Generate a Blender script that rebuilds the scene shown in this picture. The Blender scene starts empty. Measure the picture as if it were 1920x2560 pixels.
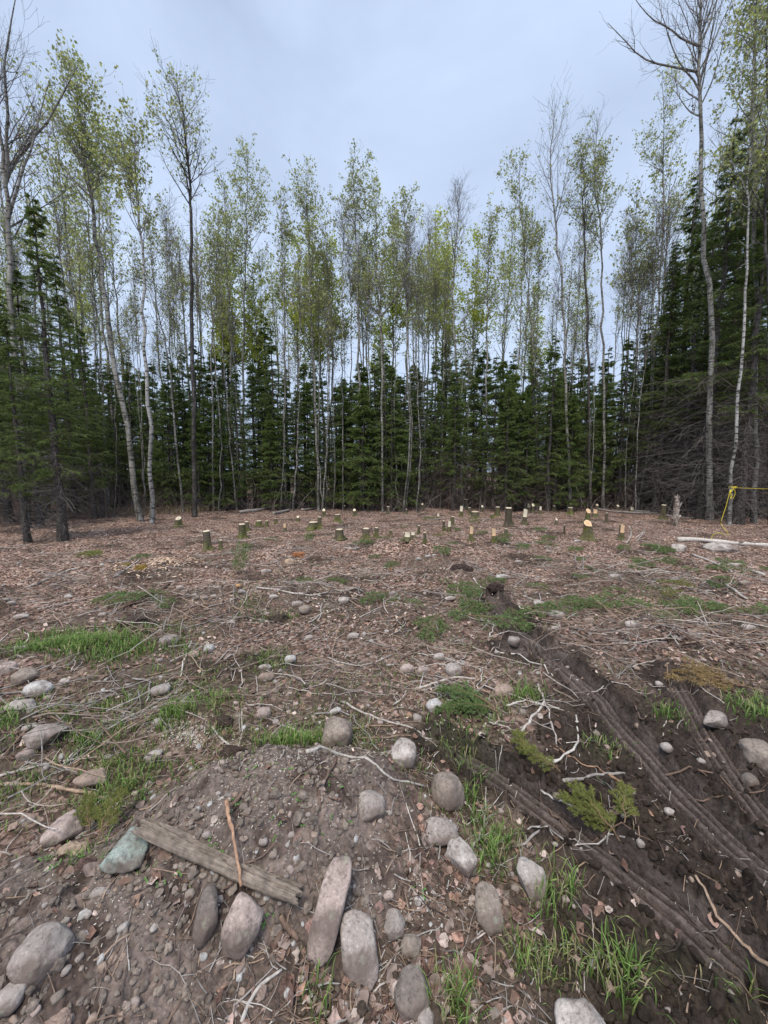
import bpy, math
import numpy as np
from mathutils import Vector, Matrix
R_ = math.radians
PI = math.pi
scene = bpy.context.scene
COL = scene.collection

# ------------------------------------------------------------------ camera, world, sun, exposure
CAM_H = 1.6
PITCH = R_(6.2)
FPX = 960.0                      # focal length in pixels of the 1920 px wide photograph
cam_d = bpy.data.cameras.new('camera')
cam_d.sensor_fit = 'HORIZONTAL'; cam_d.sensor_width = 36.0
cam_d.lens = 36.0 * FPX / 1920.0
cam_d.clip_start = 0.05; cam_d.clip_end = 500
cam = bpy.data.objects.new('camera', cam_d); COL.objects.link(cam)
cam.location = (0, 0, CAM_H); cam.rotation_euler = (PI / 2 - PITCH, 0, 0)
scene.camera = cam

SUN_EL, SUN_AZ = R_(64), R_(200)
world = bpy.data.worlds.new('World'); scene.world = world; world.use_nodes = True
nt = world.node_tree; nt.nodes.clear()
wo = nt.nodes.new('ShaderNodeOutputWorld')
sky = nt.nodes.new('ShaderNodeTexSky'); sky.sky_type = 'NISHITA'; sky.sun_disc = False
sky.sun_elevation = SUN_EL; sky.sun_rotation = SUN_AZ; sky.air_density = 1.0; sky.dust_density = 3.0
bg1 = nt.nodes.new('ShaderNodeBackground'); bg1.inputs[1].default_value = 0.06
nt.links.new(sky.outputs[0], bg1.inputs[0])
tc = nt.nodes.new('ShaderNodeTexCoord')
mp = nt.nodes.new('ShaderNodeMapping'); mp.inputs['Scale'].default_value = (1, 1, 1.6)
mp.inputs['Location'].default_value = (3.1, 1.7, 0.4)
nz = nt.nodes.new('ShaderNodeTexNoise'); nz.inputs['Scale'].default_value = 1.7
nz.inputs['Detail'].default_value = 5; nz.inputs['Roughness'].default_value = 0.48
nz.inputs['Distortion'].default_value = 0.5
nt.links.new(tc.outputs['Generated'], mp.inputs[0]); nt.links.new(mp.outputs[0], nz.inputs['Vector'])
cr = nt.nodes.new('ShaderNodeValToRGB')
cr.color_ramp.elements[0].position = 0.36; cr.color_ramp.elements[0].color = (0.262, 0.322, 0.435, 1)
cr.color_ramp.elements[1].position = 0.66; cr.color_ramp.elements[1].color = (0.378, 0.455, 0.59, 1)
nt.links.new(nz.outputs['Fac'], cr.inputs[0])
bg2 = nt.nodes.new('ShaderNodeBackground'); bg2.inputs[1].default_value = 1.0
nt.links.new(cr.outputs[0], bg2.inputs[0])
mx = nt.nodes.new('ShaderNodeMixShader'); mx.inputs[0].default_value = 0.93
nt.links.new(bg1.outputs[0], mx.inputs[1]); nt.links.new(bg2.outputs[0], mx.inputs[2])
nt.links.new(mx.outputs[0], wo.inputs[0])

sun_d = bpy.data.lights.new('sun', 'SUN'); sun_d.energy = 1.5; sun_d.angle = R_(22)
sun_d.color = (1.0, 0.92, 0.80)
sun = bpy.data.objects.new('sun', sun_d); COL.objects.link(sun)
_d = Vector((math.sin(SUN_AZ) * math.cos(SUN_EL), math.cos(SUN_AZ) * math.cos(SUN_EL), math.sin(SUN_EL)))
sun.rotation_euler = _d.to_track_quat('Z', 'Y').to_euler()
scene.view_settings.view_transform = 'Standard'; scene.view_settings.look = 'None'
scene.view_settings.exposure = 0.97; scene.view_settings.gamma = 1.0
scene.view_settings.use_curve_mapping = False
scene.cycles.max_bounces = 5; scene.cycles.diffuse_bounces = 3; scene.cycles.transmission_bounces = 3
scene.cycles.glossy_bounces = 2; scene.cycles.use_denoising = True

# ------------------------------------------------------------------ noise
_rng0 = np.random.default_rng(11)
_perm = _rng0.permutation(256); _perm = np.concatenate([_perm, _perm, _perm])
_ang = _rng0.random(256) * 2 * PI
_gx, _gy = np.cos(_ang), np.sin(_ang)
_g3 = _rng0.normal(size=(256, 3)); _g3 /= np.linalg.norm(_g3, axis=1)[:, None]
def perlin(x, y):
    xi = np.floor(x).astype(int); yi = np.floor(y).astype(int)
    xf = x - xi; yf = y - yi
    xi &= 255; yi &= 255
    u = xf * xf * xf * (xf * (xf * 6 - 15) + 10); v = yf * yf * yf * (yf * (yf * 6 - 15) + 10)
    def g(ix, iy, dx, dy):
        h = _perm[_perm[ix & 255] + (iy & 255)]
        return _gx[h] * dx + _gy[h] * dy
    a = g(xi, yi, xf, yf); b = g(xi + 1, yi, xf - 1, yf)
    c = g(xi, yi + 1, xf, yf - 1); d = g(xi + 1, yi + 1, xf - 1, yf - 1)
    return (a + u * (b - a)) * (1 - v) + (c + u * (d - c)) * v
def fbm(x, y, o=3, ox=0.0):
    s = 0; a = 1.0
    for k in range(o):
        s = s + a * perlin(x * 2**k + ox + 17.3 * k, y * 2**k - ox + 5.1 * k); a *= 0.5
    return s
def perlin3(P):
    Pi = np.floor(P).astype(int); Pf = P - Pi; Pi &= 255
    w = Pf**3 * (Pf * (Pf * 6 - 15) + 10); out = 0
    for dx in (0, 1):
        for dy in (0, 1):
            for dz in (0, 1):
                h = _perm[_perm[_perm[(Pi[..., 0] + dx) & 255] + ((Pi[..., 1] + dy) & 255)] + ((Pi[..., 2] + dz) & 255)]
                g = _g3[h]; d = Pf - np.array([dx, dy, dz])
                wt = (w[..., 0] if dx else 1 - w[..., 0]) * (w[..., 1] if dy else 1 - w[..., 1]) * (w[..., 2] if dz else 1 - w[..., 2])
                out = out + wt * (g * d).sum(-1)
    return out
def sstep(a, b, x):
    t = np.clip((x - a) / (b - a), 0, 1); return t * t * (3 - 2 * t)
def nrm(v):
    return v / np.maximum(np.linalg.norm(v, axis=-1, keepdims=True), 1e-9)

# ------------------------------------------------------------------ from photo pixel to place
def ray(u, v):
    dx = (u - 960) / FPX; dz = (1280 - v) / FPX
    c, s = math.cos(PITCH), math.sin(PITCH)
    return np.array([dx, c + dz * s, dz * c - s])
def flat(u, v):
    r = ray(u, v); t = CAM_H / max(-r[2], 1e-3); return r[0] * t, r[1] * t
def poly_world(pts): return np.array([flat(u, v) for u, v in pts])
TRACKS = [  # polyline, width, depth
    (poly_world([(1225, 1490), (1300, 1580), (1375, 1650), (1480, 1740), (1590, 1860), (1720, 2000), (1860, 2150), (2000, 2320), (2150, 2500)]), .22, .032),
    (poly_world([(1085, 1850), (1180, 1900), (1300, 1980), (1420, 2070), (1540, 2165), (1680, 2290), (1830, 2440)]), .19, .045),
    (poly_world([(1690, 1700), (1760, 1830), (1850, 1960), (1960, 2100)]), .18, .03),
    (poly_world([(1268, 1628), (1330, 1632), (1410, 1640)]), .20, .02),
]
def poly_dist(x, y, P):
    best = np.full(x.shape, 1e9); sgn = np.zeros(x.shape); arc = np.zeros(x.shape); L = 0
    for a, b in zip(P[:-1], P[1:]):
        d = b - a; l = np.hypot(*d); d = d / l
        t = (x - a[0]) * d[0] + (y - a[1]) * d[1]; tc_ = np.clip(t, 0, l)
        px = x - a[0] - d[0] * tc_; py = y - a[1] - d[1] * tc_
        ds = np.hypot(px, py); m = ds < best
        best = np.where(m, ds, best); sgn = np.where(m, np.sign(px * d[1] - py * d[0]), sgn)
        arc = np.where(m, L + tc_, arc); L += l
    return best, sgn, arc
def track_mask(x, y):
    best = np.full(x.shape, 9.0)
    for P, w, dep in TRACKS:
        d, _, _ = poly_dist(x, y, P); best = np.minimum(best, d - w / 2)
    return best
def mud_mask(x, y):
    t = track_mask(x, y) + 0.16 * fbm(x * 2.2, y * 2.2, 3, 4.0)
    m = 1 - sstep(0.0, 0.22, t)
    z = sstep(0.0, .25, (x - 0.42) - 0.30 * (y - 1.0) + .18 * fbm(x * 2, y * 2, 3, 9.)) * (1 - sstep(2.1, 3.3, y)) # churned near corner
    return np.clip(np.maximum(m, z * .9), 0, 1)
MOUNDS = [(-.50, 1.52, .50, .36, .30, .1), (-1.15, .95, .55, .36, .18, 0), (.02, 1.72, .22, .22, .06, 0), (-2.7, 3.1, .5, .35, .1, 0), (-1.75, 4.9, 1.0, .35, .14, .2),
          (-2.1, 2.15, .5, .2, .09, 0), (.95, 5.5, .5, .3, .14, 0), (.35, 8.0, .9, .4, .2, 0), (-1.9, 7.4, .5, .4, .18, 0), (2.7, 3.6, .35, .5, .09, 0), (3.5, 9.3, .8, .4, .16, 0),
          (-1.15, 2.35, .30, .18, .08, .3), (1.35, 1.15, .4, .25, .07, .3)]
def soil_mask(x, y):
    m = 0
    for cx, cy, sx, sy, h, a in MOUNDS[:2]:
        m = np.maximum(m, np.exp(-(((x - cx) / (sx * 1.25))**2 + ((y - cy) / (sy * 1.5))**2)**1.6))
    return np.clip(sstep(.2, .62, m + .28 * fbm(x * 3, y * 3, 3, 2.)), 0, 1)
GRV = ((-.80, .10, 1.), (-.45, .075, 1.1), (.02, .085, 1.2), (.48, .085, 1.2), (.80, .08, 1.))
def track_sl(sg, d, w, arc): return sg * d / (w / 2) + .05 * np.sin(arc * 4) + .05 * perlin(arc * 6, arc * 0 + w * 50)
def groove_shade(x, y):
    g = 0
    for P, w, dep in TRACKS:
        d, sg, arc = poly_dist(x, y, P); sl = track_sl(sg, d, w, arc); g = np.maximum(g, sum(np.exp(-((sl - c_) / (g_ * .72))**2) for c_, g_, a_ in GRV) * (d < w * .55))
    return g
def churn_mask(x, y): return sstep(.12, .42, fbm(x * .95, y * 1.5, 3, 12.)) * sstep(2.0, 3.2, np.hypot(x, y))
def H(x, y):
    x = np.asarray(x, float); y = np.asarray(y, float)
    r = np.hypot(x, y)
    h = .10 * perlin(x * .23 + 3, y * .23) + .045 * fbm(x * .9, y * .9, 2, 3.)
    h = h * sstep(1.5, 6, r) + .02 * fbm(x * 1.3, y * 1.3, 2, 8.)
    for cx, cy, sx, sy, a, rot in MOUNDS:
        dx, dy = x - cx, y - cy; c, s = math.cos(rot), math.sin(rot)
        u = (dx * c + dy * s) / sx; v = (-dx * s + dy * c) / sy
        q = u * u + v * v
        h = h + a * np.exp(-q**1.15 * .9) * (1 + .25 * fbm(x * 4, y * 4, 2, a * 50))
    m = mud_mask(x, y); s_ = soil_mask(x, y)
    n1 = fbm(x * 6, y * 6, 2, 1.); n2 = fbm(x * 15, y * 15, 3, 6.)
    h = h + .016 * n1 + .009 * n2 + .035 * sstep(2.0, 3.5, r) * fbm(x * 2.3, y * 2.3, 2, 21.)
    cl = 1 - np.abs(fbm(x * 9, y * 9, 3, 31.)) * 2.2
    cl2 = 1 - np.abs(fbm(x * 22, y * 22, 3, 77.)) * 2.2
    tm = np.full(x.shape, 1.0)
    for P, w, dep in TRACKS:
        d, sg, arc = poly_dist(x, y, P)
        q = d / (w / 2)
        inside = 1 - sstep(.85, 1.15, q)
        sl = track_sl(sg, d, w, arc); gr = sum(a_ * np.exp(-((sl - c_) / g_)**2) for c_, g_, a_ in GRV)
        fl = inside * (-dep + .012 - .048 * gr * (.55 + .9 * np.clip(.5 + 1.6 * perlin(arc * 7 + 9, sl * 2.5), 0, 1)) + .008 * fbm(x * 4, y * 4, 2, 3.3) - .8 * .016 * n1 - .85 * .009 * n2)
        berm = .022 * np.exp(-((q - 1.35) / .28)**2) * (1 + .9 * n2 * 2)
        h = h * (1 - .0 * inside) + fl + berm
        tm = np.minimum(tm, 1 - inside)
    ch = churn_mask(x, y); h = h + ch * (.045 * cl * (.5 + n1) - .012)
    h = h - .012 * (m * tm) + m * tm * (.042 * cl * (.6 + n1) + .020 * cl2)
    h = h + s_ * (.020 * cl * (.7 + n1) + .011 * cl2)
    return h
def at(u, v):
    r = ray(u, v)
    if r[2] > -.012: r = np.array([r[0], r[1], -.012])
    t0 = CAM_H / -r[2]
    ts = np.linspace(t0 * .70, t0 * 1.25, 160)
    z = CAM_H + r[2] * ts - H(r[0] * ts, r[1] * ts)
    i = int(np.argmax(z < 0))
    if i == 0: t = t0
    else: t = ts[i - 1] + (ts[i] - ts[i - 1]) * z[i - 1] / (z[i - 1] - z[i])
    p = r * t; return np.array([p[0], p[1], CAM_H + p[2]]), t      # t = depth along the optical axis
def Hs(x, y): return float(H(np.array([x]), np.array([y]))[0])
def on_plane(u, v, Y):
    r = ray(u, v); t = Y / r[1]; return np.array([r[0] * t, Y, CAM_H + r[2] * t])

# ------------------------------------------------------------------ meshes and objects
def mk_mesh(name, V, F, mats, col=None, smooth=False, mi=None):
    me = bpy.data.meshes.new(name)
    V = np.asarray(V, np.float32); Fs = [np.asarray(f, np.int32) for f in (F if isinstance(F, list) else [F]) if len(f)]
    loops = np.concatenate([f.ravel() for f in Fs]); tot = np.concatenate([np.full(len(f), f.shape[1], np.int32) for f in Fs])
    st = np.zeros(len(tot), np.int32); st[1:] = np.cumsum(tot)[:-1]
    me.vertices.add(len(V)); me.vertices.foreach_set('co', V.ravel())
    me.loops.add(len(loops)); me.loops.foreach_set('vertex_index', loops)
    me.polygons.add(len(tot)); me.polygons.foreach_set('loop_start', st); me.polygons.foreach_set('loop_total', tot)
    for m in (mats if isinstance(mats, (list, tuple)) else [mats]): me.materials.append(m)
    if mi is not None: me.polygons.foreach_set('material_index', np.asarray(mi, np.int32))
    me.polygons.foreach_set('use_smooth', np.full(len(tot), bool(smooth)))
    if col is not None:
        for k, c in (col.items() if isinstance(col, dict) else [('Col', col)]):
            c = np.asarray(c, np.float32)
            if c.ndim == 1: c = np.stack([c, c, c], 1)
            if c.shape[1] == 3: c = np.concatenate([c, np.ones((len(c), 1), np.float32)], 1)
            a = me.attributes.new(k, 'FLOAT_COLOR', 'POINT'); a.data.foreach_set('color', c.ravel())
    me.update(calc_edges=True); me.validate(); return me
def link(name, data, parent=None, loc=None, rot=None):
    o = bpy.data.objects.new(name, data); COL.objects.link(o)
    if parent is not None: o.parent = parent
    if loc is not None: o.location = loc
    if rot is not None: o.rotation_euler = rot
    return o
def tag(o, label=None, cat=None, group=None, kind=None):
    if label: o['label'] = label
    if cat: o['category'] = cat
    if group: o['group'] = group
    if kind: o['kind'] = kind
    return o
def copy_thing(root, loc, rotz, sc):
    r = root.copy(); COL.objects.link(r); r.location = loc; r.rotation_euler = (0, 0, rotz); r.scale = (sc, sc, sc)
    for ch in root.children:
        c = ch.copy(); COL.objects.link(c); c.parent = r
    return r
class Acc:
    def __init__(s): s.V = []; s.F = {3: [], 4: []}; s.C = []; s.n = 0; s.M = {3: [], 4: []}
    def add(s, V, F, C=None, m=0):
        V = np.asarray(V, float); F = F if isinstance(F, list) else [F]
        for f in F:
            f = np.asarray(f)
            if len(f): s.F[f.shape[1]].append(f + s.n); s.M[f.shape[1]].append(np.full(len(f), m))
        s.V.append(V); s.n += len(V)
        if C is None: C = (1, 1, 1)
        C = np.asarray(C, float)
        if C.ndim == 1: C = np.tile(C, (len(V), 1))
        s.C.append(C)
    def mesh(s, name, mats, smooth=False):
        F = [np.concatenate(s.F[k]) for k in (3, 4) if s.F[k]]; M = np.concatenate([np.concatenate(s.M[k]) for k in (3, 4) if s.M[k]])
        return mk_mesh(name, np.concatenate(s.V), F, mats, np.concatenate(s.C), smooth, M)
def tubes(P, Rad, sides=3, cap=False):
    P = np.asarray(P, float)
    if P.ndim == 2: P = P[None]
    Rad = np.broadcast_to(np.asarray(Rad, float), P.shape[:2])
    N, K, _ = P.shape
    T = nrm(np.gradient(P, axis=1))
    ref = np.zeros((N, 1, 3)); md = np.abs(T.mean(1)); k = md.argmin(1); ref[np.arange(N), 0, k] = 1
    A = nrm(np.cross(T, ref)); B = np.cross(T, A)
    a = np.arange(sides) * 2 * PI / sides
    V = P[:, :, None] + Rad[:, :, None, None] * (np.cos(a)[:, None] * A[:, :, None] + np.sin(a)[:, None] * B[:, :, None])
    idx = np.arange(N * K * sides).reshape(N, K, sides)
    a0 = idx[:, :-1]; a1 = idx[:, 1:]
    F = np.stack([a0, np.roll(a0, -1, 2), np.roll(a1, -1, 2), a1], -1).reshape(-1, 4)
    V = V.reshape(-1, 3)
    if cap:
        n0 = len(V); ctr = np.concatenate([P[:, 0], P[:, -1]]); V = np.concatenate([V, ctr])
        s0 = idx[:, 0]; s1 = idx[:, -1]
        c0 = np.broadcast_to((n0 + np.arange(N))[:, None], s0.shape); c1 = np.broadcast_to((n0 + N + np.arange(N))[:, None], s0.shape)
        F = [F, np.concatenate([np.stack([c0, np.roll(s0, -1, 1), s0], -1).reshape(-1, 3), np.stack([c1, s1, np.roll(s1, -1, 1)], -1).reshape(-1, 3)])]
    return V, F
def resample(P, n):
    P = np.asarray(P, float); k = len(P)
    if k > 2:   # Catmull-Rom
        Q = np.vstack([2 * P[0] - P[1], P, 2 * P[-1] - P[-2]]); out = []
        for t in np.linspace(0, k - 1 - 1e-6, n):
            i = int(t); f = t - i; a, b, c, d = Q[i:i + 4]
            out.append(.5 * (2 * b + (c - a) * f + (2 * a - 5 * b + 4 * c - d) * f * f + (3 * b - a - 3 * c + d) * f**3))
        return np.array(out)
    t = np.linspace(0, 1, n)[:, None]; return P[0] * (1 - t) + P[1] * t

# ------------------------------------------------------------------ materials
def new_mat(name, rough=.9, spec=.25):
    m = bpy.data.materials.new(name); m.use_nodes = True; t = m.node_tree
    b = t.nodes['Principled BSDF']; b.inputs['Roughness'].default_value = rough
    b.inputs['Specular IOR Level'].default_value = spec
    return m, t, b
def N(t, typ, **kw):
    n = t.nodes.new(typ)
    for k, v in kw.items():
        if k in n.inputs: n.inputs[k].default_value = v
        else: setattr(n, k, v)
    return n
def ramp(t, fac, stops):
    n = t.nodes.new('ShaderNodeValToRGB'); e = n.color_ramp.elements
    while len(e) < len(stops): e.new(.5)
    for i, (p, c) in enumerate(stops):
        e[i].position = p; e[i].color = (*(c if isinstance(c, (tuple, list)) else (c, c, c)), 1)
    t.links.new(fac, n.inputs[0]); return n.outputs[0]
def mixc(t, fac, a, b, mode='MIX'):
    n = t.nodes.new('ShaderNodeMix'); n.data_type = 'RGBA'; n.blend_type = mode
    for s, v in ((0, fac), (6, a), (7, b)):
        if hasattr(v, 'is_linked') or isinstance(v, bpy.types.NodeSocket): t.links.new(v, n.inputs[s])
        else: n.inputs[s].default_value = (*v, 1) if isinstance(v, (tuple, list)) else v
    return n.outputs[2]
def coords(t, which='Object', scale=(1, 1, 1)):
    c = t.nodes.new('ShaderNodeTexCoord'); m = t.nodes.new('ShaderNodeMapping'); m.inputs['Scale'].default_value = scale
    t.links.new(c.outputs[which], m.inputs[0]); return m.outputs[0]
def noise(t, vec, scale, detail=4, rough=.55):
    n = N(t, 'ShaderNodeTexNoise', Scale=scale, Detail=detail, Roughness=rough); t.links.new(vec, n.inputs['Vector']); return n.outputs['Fac']
def bump(t, b, h, strength=.5, dist=.01):
    n = N(t, 'ShaderNodeBump', Strength=strength, Distance=dist); t.links.new(h, n.inputs['Height']); t.links.new(n.outputs[0], b.inputs['Normal'])
def attr(t, name='Col'):
    n = t.nodes.new('ShaderNodeAttribute'); n.attribute_name = name; return n.outputs['Color']
def objcol(t): return t.nodes.new('ShaderNodeObjectInfo').outputs['Color']
def world_pos(t): return t.nodes.new('ShaderNodeNewGeometry').outputs['Position']

# ground
def mat_ground():
    m, t, b = new_mat('ground_soil', .95, .2)
    p = world_pos(t)
    base = attr(t, 'Col'); mk = attr(t, 'Mask')     # Mask: r litter, g mud, b grass
    sep = t.nodes.new('ShaderNodeSeparateColor'); t.links.new(mk, sep.inputs[0])
    vo = N(t, 'ShaderNodeTexVoronoi', Scale=36.0, Randomness=1.0); 
    wv = N(t, 'ShaderNodeTexNoise', Scale=14.0, Detail=3)
    t.links.new(p, wv.inputs['Vector'])
    ad = t.nodes.new('ShaderNodeVectorMath'); ad.operation = 'MULTIPLY_ADD'; ad.inputs[1].default_value = (.05, .05, .05)
    t.links.new(wv.outputs['Color'], ad.inputs[0]); t.links.new(p, ad.inputs[2]); t.links.new(ad.outputs[0], vo.inputs['Vector'])
    s2 = t.nodes.new('ShaderNodeSeparateColor'); t.links.new(vo.outputs['Color'], s2.inputs[0])
    leaf = ramp(t, s2.outputs[0], [(0, (.024, .016, .012)), (.3, (.115, .066, .048)), (.55, (.25, .155, .118)), (.8, (.44, .30, .245)), (1, (.58, .45, .38))])
    c1 = mixc(t, sep.outputs[0], base, leaf)
    n1 = noise(t, p, 55, 5, .65); k = ramp(t, n1, [(.28, .4), (.5, 1.0), (.74, 1.6)])
    n2 = noise(t, p, 4.5, 4, .6); k2 = ramp(t, n2, [(.3, .72), (.7, 1.25)])
    c2 = mixc(t, 1.0, c1, k, 'MULTIPLY'); c3 = mixc(t, 1.0, c2, k2, 'MULTIPLY')
    t.links.new(c3, b.inputs['Base Color'])
    rr = ramp(t, sep.outputs[1], [(0, .97), (1, .62)]); t.links.new(rr, b.inputs['Roughness'])
    nb = noise(t, p, 90, 6, .7); mb = mixc(t, .35, nb, vo.outputs['Distance'])
    bump(t, b, mb, .9, .012)
    return m
def mat_stone():
    m, t, b = new_mat('granite', .85, .3)
    v = coords(t, 'Object'); oc = objcol(t)
    n1 = noise(t, v, 4, 5, .6); n2 = noise(t, v, 70, 3, .7); n3 = noise(t, v, 26, 4, .7)
    oi = t.nodes.new('ShaderNodeObjectInfo')
    pink = mixc(t, ramp(t, n1, [(.45, 0), (.64, .45)]), oc, (.33, .25, .22))
    sp = ramp(t, n2, [(.33, .5), (.46, 1.0), (.56, 1.0), (.68, 1.4)])
    c = mixc(t, 1.0, pink, sp, 'MULTIPLY'); c = mixc(t, 1.0, c, ramp(t, n3, [(.3, .72), (.7, 1.22)]), 'MULTIPLY')
    g = t.nodes.new('ShaderNodeNewGeometry'); s = t.nodes.new('ShaderNodeSeparateXYZ')
    d = noise(t, v, 6, 5, .7)                     # dried soil clinging in patches
    c = mixc(t, ramp(t, d, [(.45, 0), (.58, .85)]), c, (.15, .115, .098))
    t.links.new(c, b.inputs['Base Color']); nn = noise(t, v, 11, 5, .7); lich = noise(t, v, 15, 4, .6); c = mixc(t, ramp(t, lich, [(.60, 0), (.66, .5)]), c, (.30, .31, .24)); t.links.new(c, b.inputs['Base Color']); bump(t, b, mixc(t, .5, mixc(t, .5, n2, n3), nn), .85, .012)
    return m
def mat_bark(name, ca, cb, cc, zs=.25, scale=9, dark=(.05, .045, .04), fissure=.85, foot=3.5):
    m, t, b = new_mat(name, .9, .15)
    v = coords(t, 'Object', (1, 1, zs)); w = coords(t, 'Object', (1, 1, 3.2))
    n1 = noise(t, v, scale, 5, .65); n2 = noise(t, w, 6, 4, .65); n3 = noise(t, coords(t, 'Object', (1, 1, .5)), 1.3, 3)
    c = ramp(t, n1, [(.3, ca), (.52, cb), (.75, cc)])
    c = mixc(t, ramp(t, n2, [(.52, 0), (.57, fissure)]), c, dark)
    c = mixc(t, 1.0, c, ramp(t, n3, [(.3, .6), (.7, 1.2)]), 'MULTIPLY')
    sx = t.nodes.new('ShaderNodeSeparateXYZ'); t.links.new(coords(t, 'Object', (1, 1, 1)), sx.inputs[0])   # rough dark bark at the foot of old stems
    mr = N(t, 'ShaderNodeMapRange'); mr.inputs[1].default_value = .1; mr.inputs[2].default_value = foot; mr.inputs[3].default_value = .75; mr.inputs[4].default_value = 0; t.links.new(sx.outputs[2], mr.inputs[0])
    ml = t.nodes.new('ShaderNodeMath'); ml.operation = 'MULTIPLY'; t.links.new(mr.outputs[0], ml.inputs[0]); t.links.new(ramp(t, n1, [(.35, 1), (.6, .35)]), ml.inputs[1])
    c = mixc(t, ml.outputs[0], c, dark)
    t.links.new(c, b.inputs['Base Color']); bump(t, b, n1, .6, .02); return m
def mat_leaf(name, trans=.45, rough=.6, noisy=False):
    m, t, b = new_mat(name, rough, .3); c = attr(t)
    if noisy:
        n = noise(t, coords(t, 'Object'), 60, 3, .6); c = mixc(t, 1.0, c, ramp(t, n, [(.3, .6), (.7, 1.3)]), 'MULTIPLY')
    t.links.new(c, b.inputs['Base Color'])
    if trans:
        tr = t.nodes.new('ShaderNodeBsdfTranslucent'); t.links.new(c, tr.inputs[0])
        mxs = t.nodes.new('ShaderNodeMixShader'); mxs.inputs[0].default_value = trans
        t.links.new(b.outputs[0], mxs.inputs[1]); t.links.new(tr.outputs[0], mxs.inputs[2])
        t.links.new(mxs.outputs[0], t.nodes['Material Output'].inputs[0])
    return m
def mat_vcol(name, rough=.85, sc=40, lo=.6, hi=1.35, dist=.004, stretch=(1, 1, 1), obj=False):
    m, t, b = new_mat(name, rough, .25); c = attr(t)
    if obj: c = mixc(t, 1.0, c, objcol(t), 'MULTIPLY')
    n = noise(t, coords(t, 'Object', stretch), sc, 5, .65)
    c = mixc(t, 1.0, c, ramp(t, n, [(.3, lo), (.7, hi)]), 'MULTIPLY'); t.links.new(c, b.inputs['Base Color']); bump(t, b, n, .5, dist); return m
M_GROUND = mat_ground(); M_STONE = mat_stone()
M_ASPEN = mat_bark('aspen_bark', (.13, .125, .11), (.36, .35, .31), (.58, .56, .52))
M_ASPEND = mat_bark('dark_poplar_bark', (.04, .036, .032), (.12, .11, .10), (.30, .285, .26), .3, 12)
M_BIRCH = mat_bark('birch_bark', (.34, .33, .31), (.52, .51, .48), (.66, .65, .62), .4, 5, (.04, .035, .03), .9)
M_SPRB = mat_bark('spruce_bark', (.05, .042, .038), (.14, .122, .11), (.27, .25, .23), .6, 22)
M_TWIG = mat_vcol('twig_bark', .85, 12, .7, 1.2)
M_LEAF = mat_leaf('young_leaf', .6); M_NEEDLE = mat_leaf('needle', .3, .6)
M_DEAD = mat_leaf('dead_leaf', .15, .8, True); M_GRASS = mat_leaf('grass_blade', .35, .5)
M_STICK = mat_vcol('stick_bark', .85, 45, .55, 1.35, .003)
M_WOOD = mat_vcol('weathered_wood', .9, 30, .5, 1.3, .012, (1, 1, 1))
M_CLOD = mat_vcol('soil_clod', .9, 60, .5, 1.4, .01)
M_CUT = mat_vcol('fresh_cut_wood', .8, 60, .8, 1.12, .002)
M_MOSSB = mat_vcol('mossy_bark', .95, 30, .45, 1.45, .012)
M_ROPE = mat_vcol('yellow_rope', .5, 200, .8, 1.15, .002)

# ------------------------------------------------------------------ ground sheet
GRASS = [  # photo centre, half sizes, blades, height, tone (0 fresh .. 1 yellowish)
 (230,1622,190,38,2600,.095,0),(437,1812,34,24,420,.08,0),(735,1868,95,26,620,.085,0),(330,1930,85,70,800,.07,.1),(225,1868,55,30,260,.07,.1),
 (12,1815,32,50,300,.08,0),(545,1772,42,28,200,.06,.2),(675,1640,50,45,200,.06,.2),(1232,2120,42,75,420,.08,.15),(1188,2010,28,45,160,.09,.1),
 (1370,2400,100,70,520,.06,.6),(1545,2480,34,100,260,.095,.3),(1402,2265,32,60,200,.1,.2),(1145,2500,40,60,260,.085,.35),(790,2510,35,60,50,.1,.1),
 (250,2010,70,60,420,.06,.2),(1322,1742,38,20,220,.07,0),(1683,1797,28,16,90,.08,0),(1885,1775,45,26,240,.08,.1),(480,1740,120,40,350,.05,.3),
 (1140,1850,90,60,200,.06,.3),(1620,1480,60,20,120,.06,.3),(650,1540,60,14,160,.06,.1),(1500,1880,50,30,90,.06,.4),(1230,1790,50,40,120,.06,.2),
 (420,1560,60,14,140,.06,.1),(990,1500,15,12,60,.05,.0),(300,1760,120,40,320,.055,.3),(600,1830,60,30,150,.05,.3),(60,1960,60,60,150,.06,.2),(620,1510,25,14,110,.05,0),
 (220,2230,90,60,90,.05,.1),(170,1780,80,50,160,.06,.2),(900,1850,60,50,90,.05,.2),(1640,2420,60,60,40,.07,.2),(1840,2500,60,60,40,.07,.2)]
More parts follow.
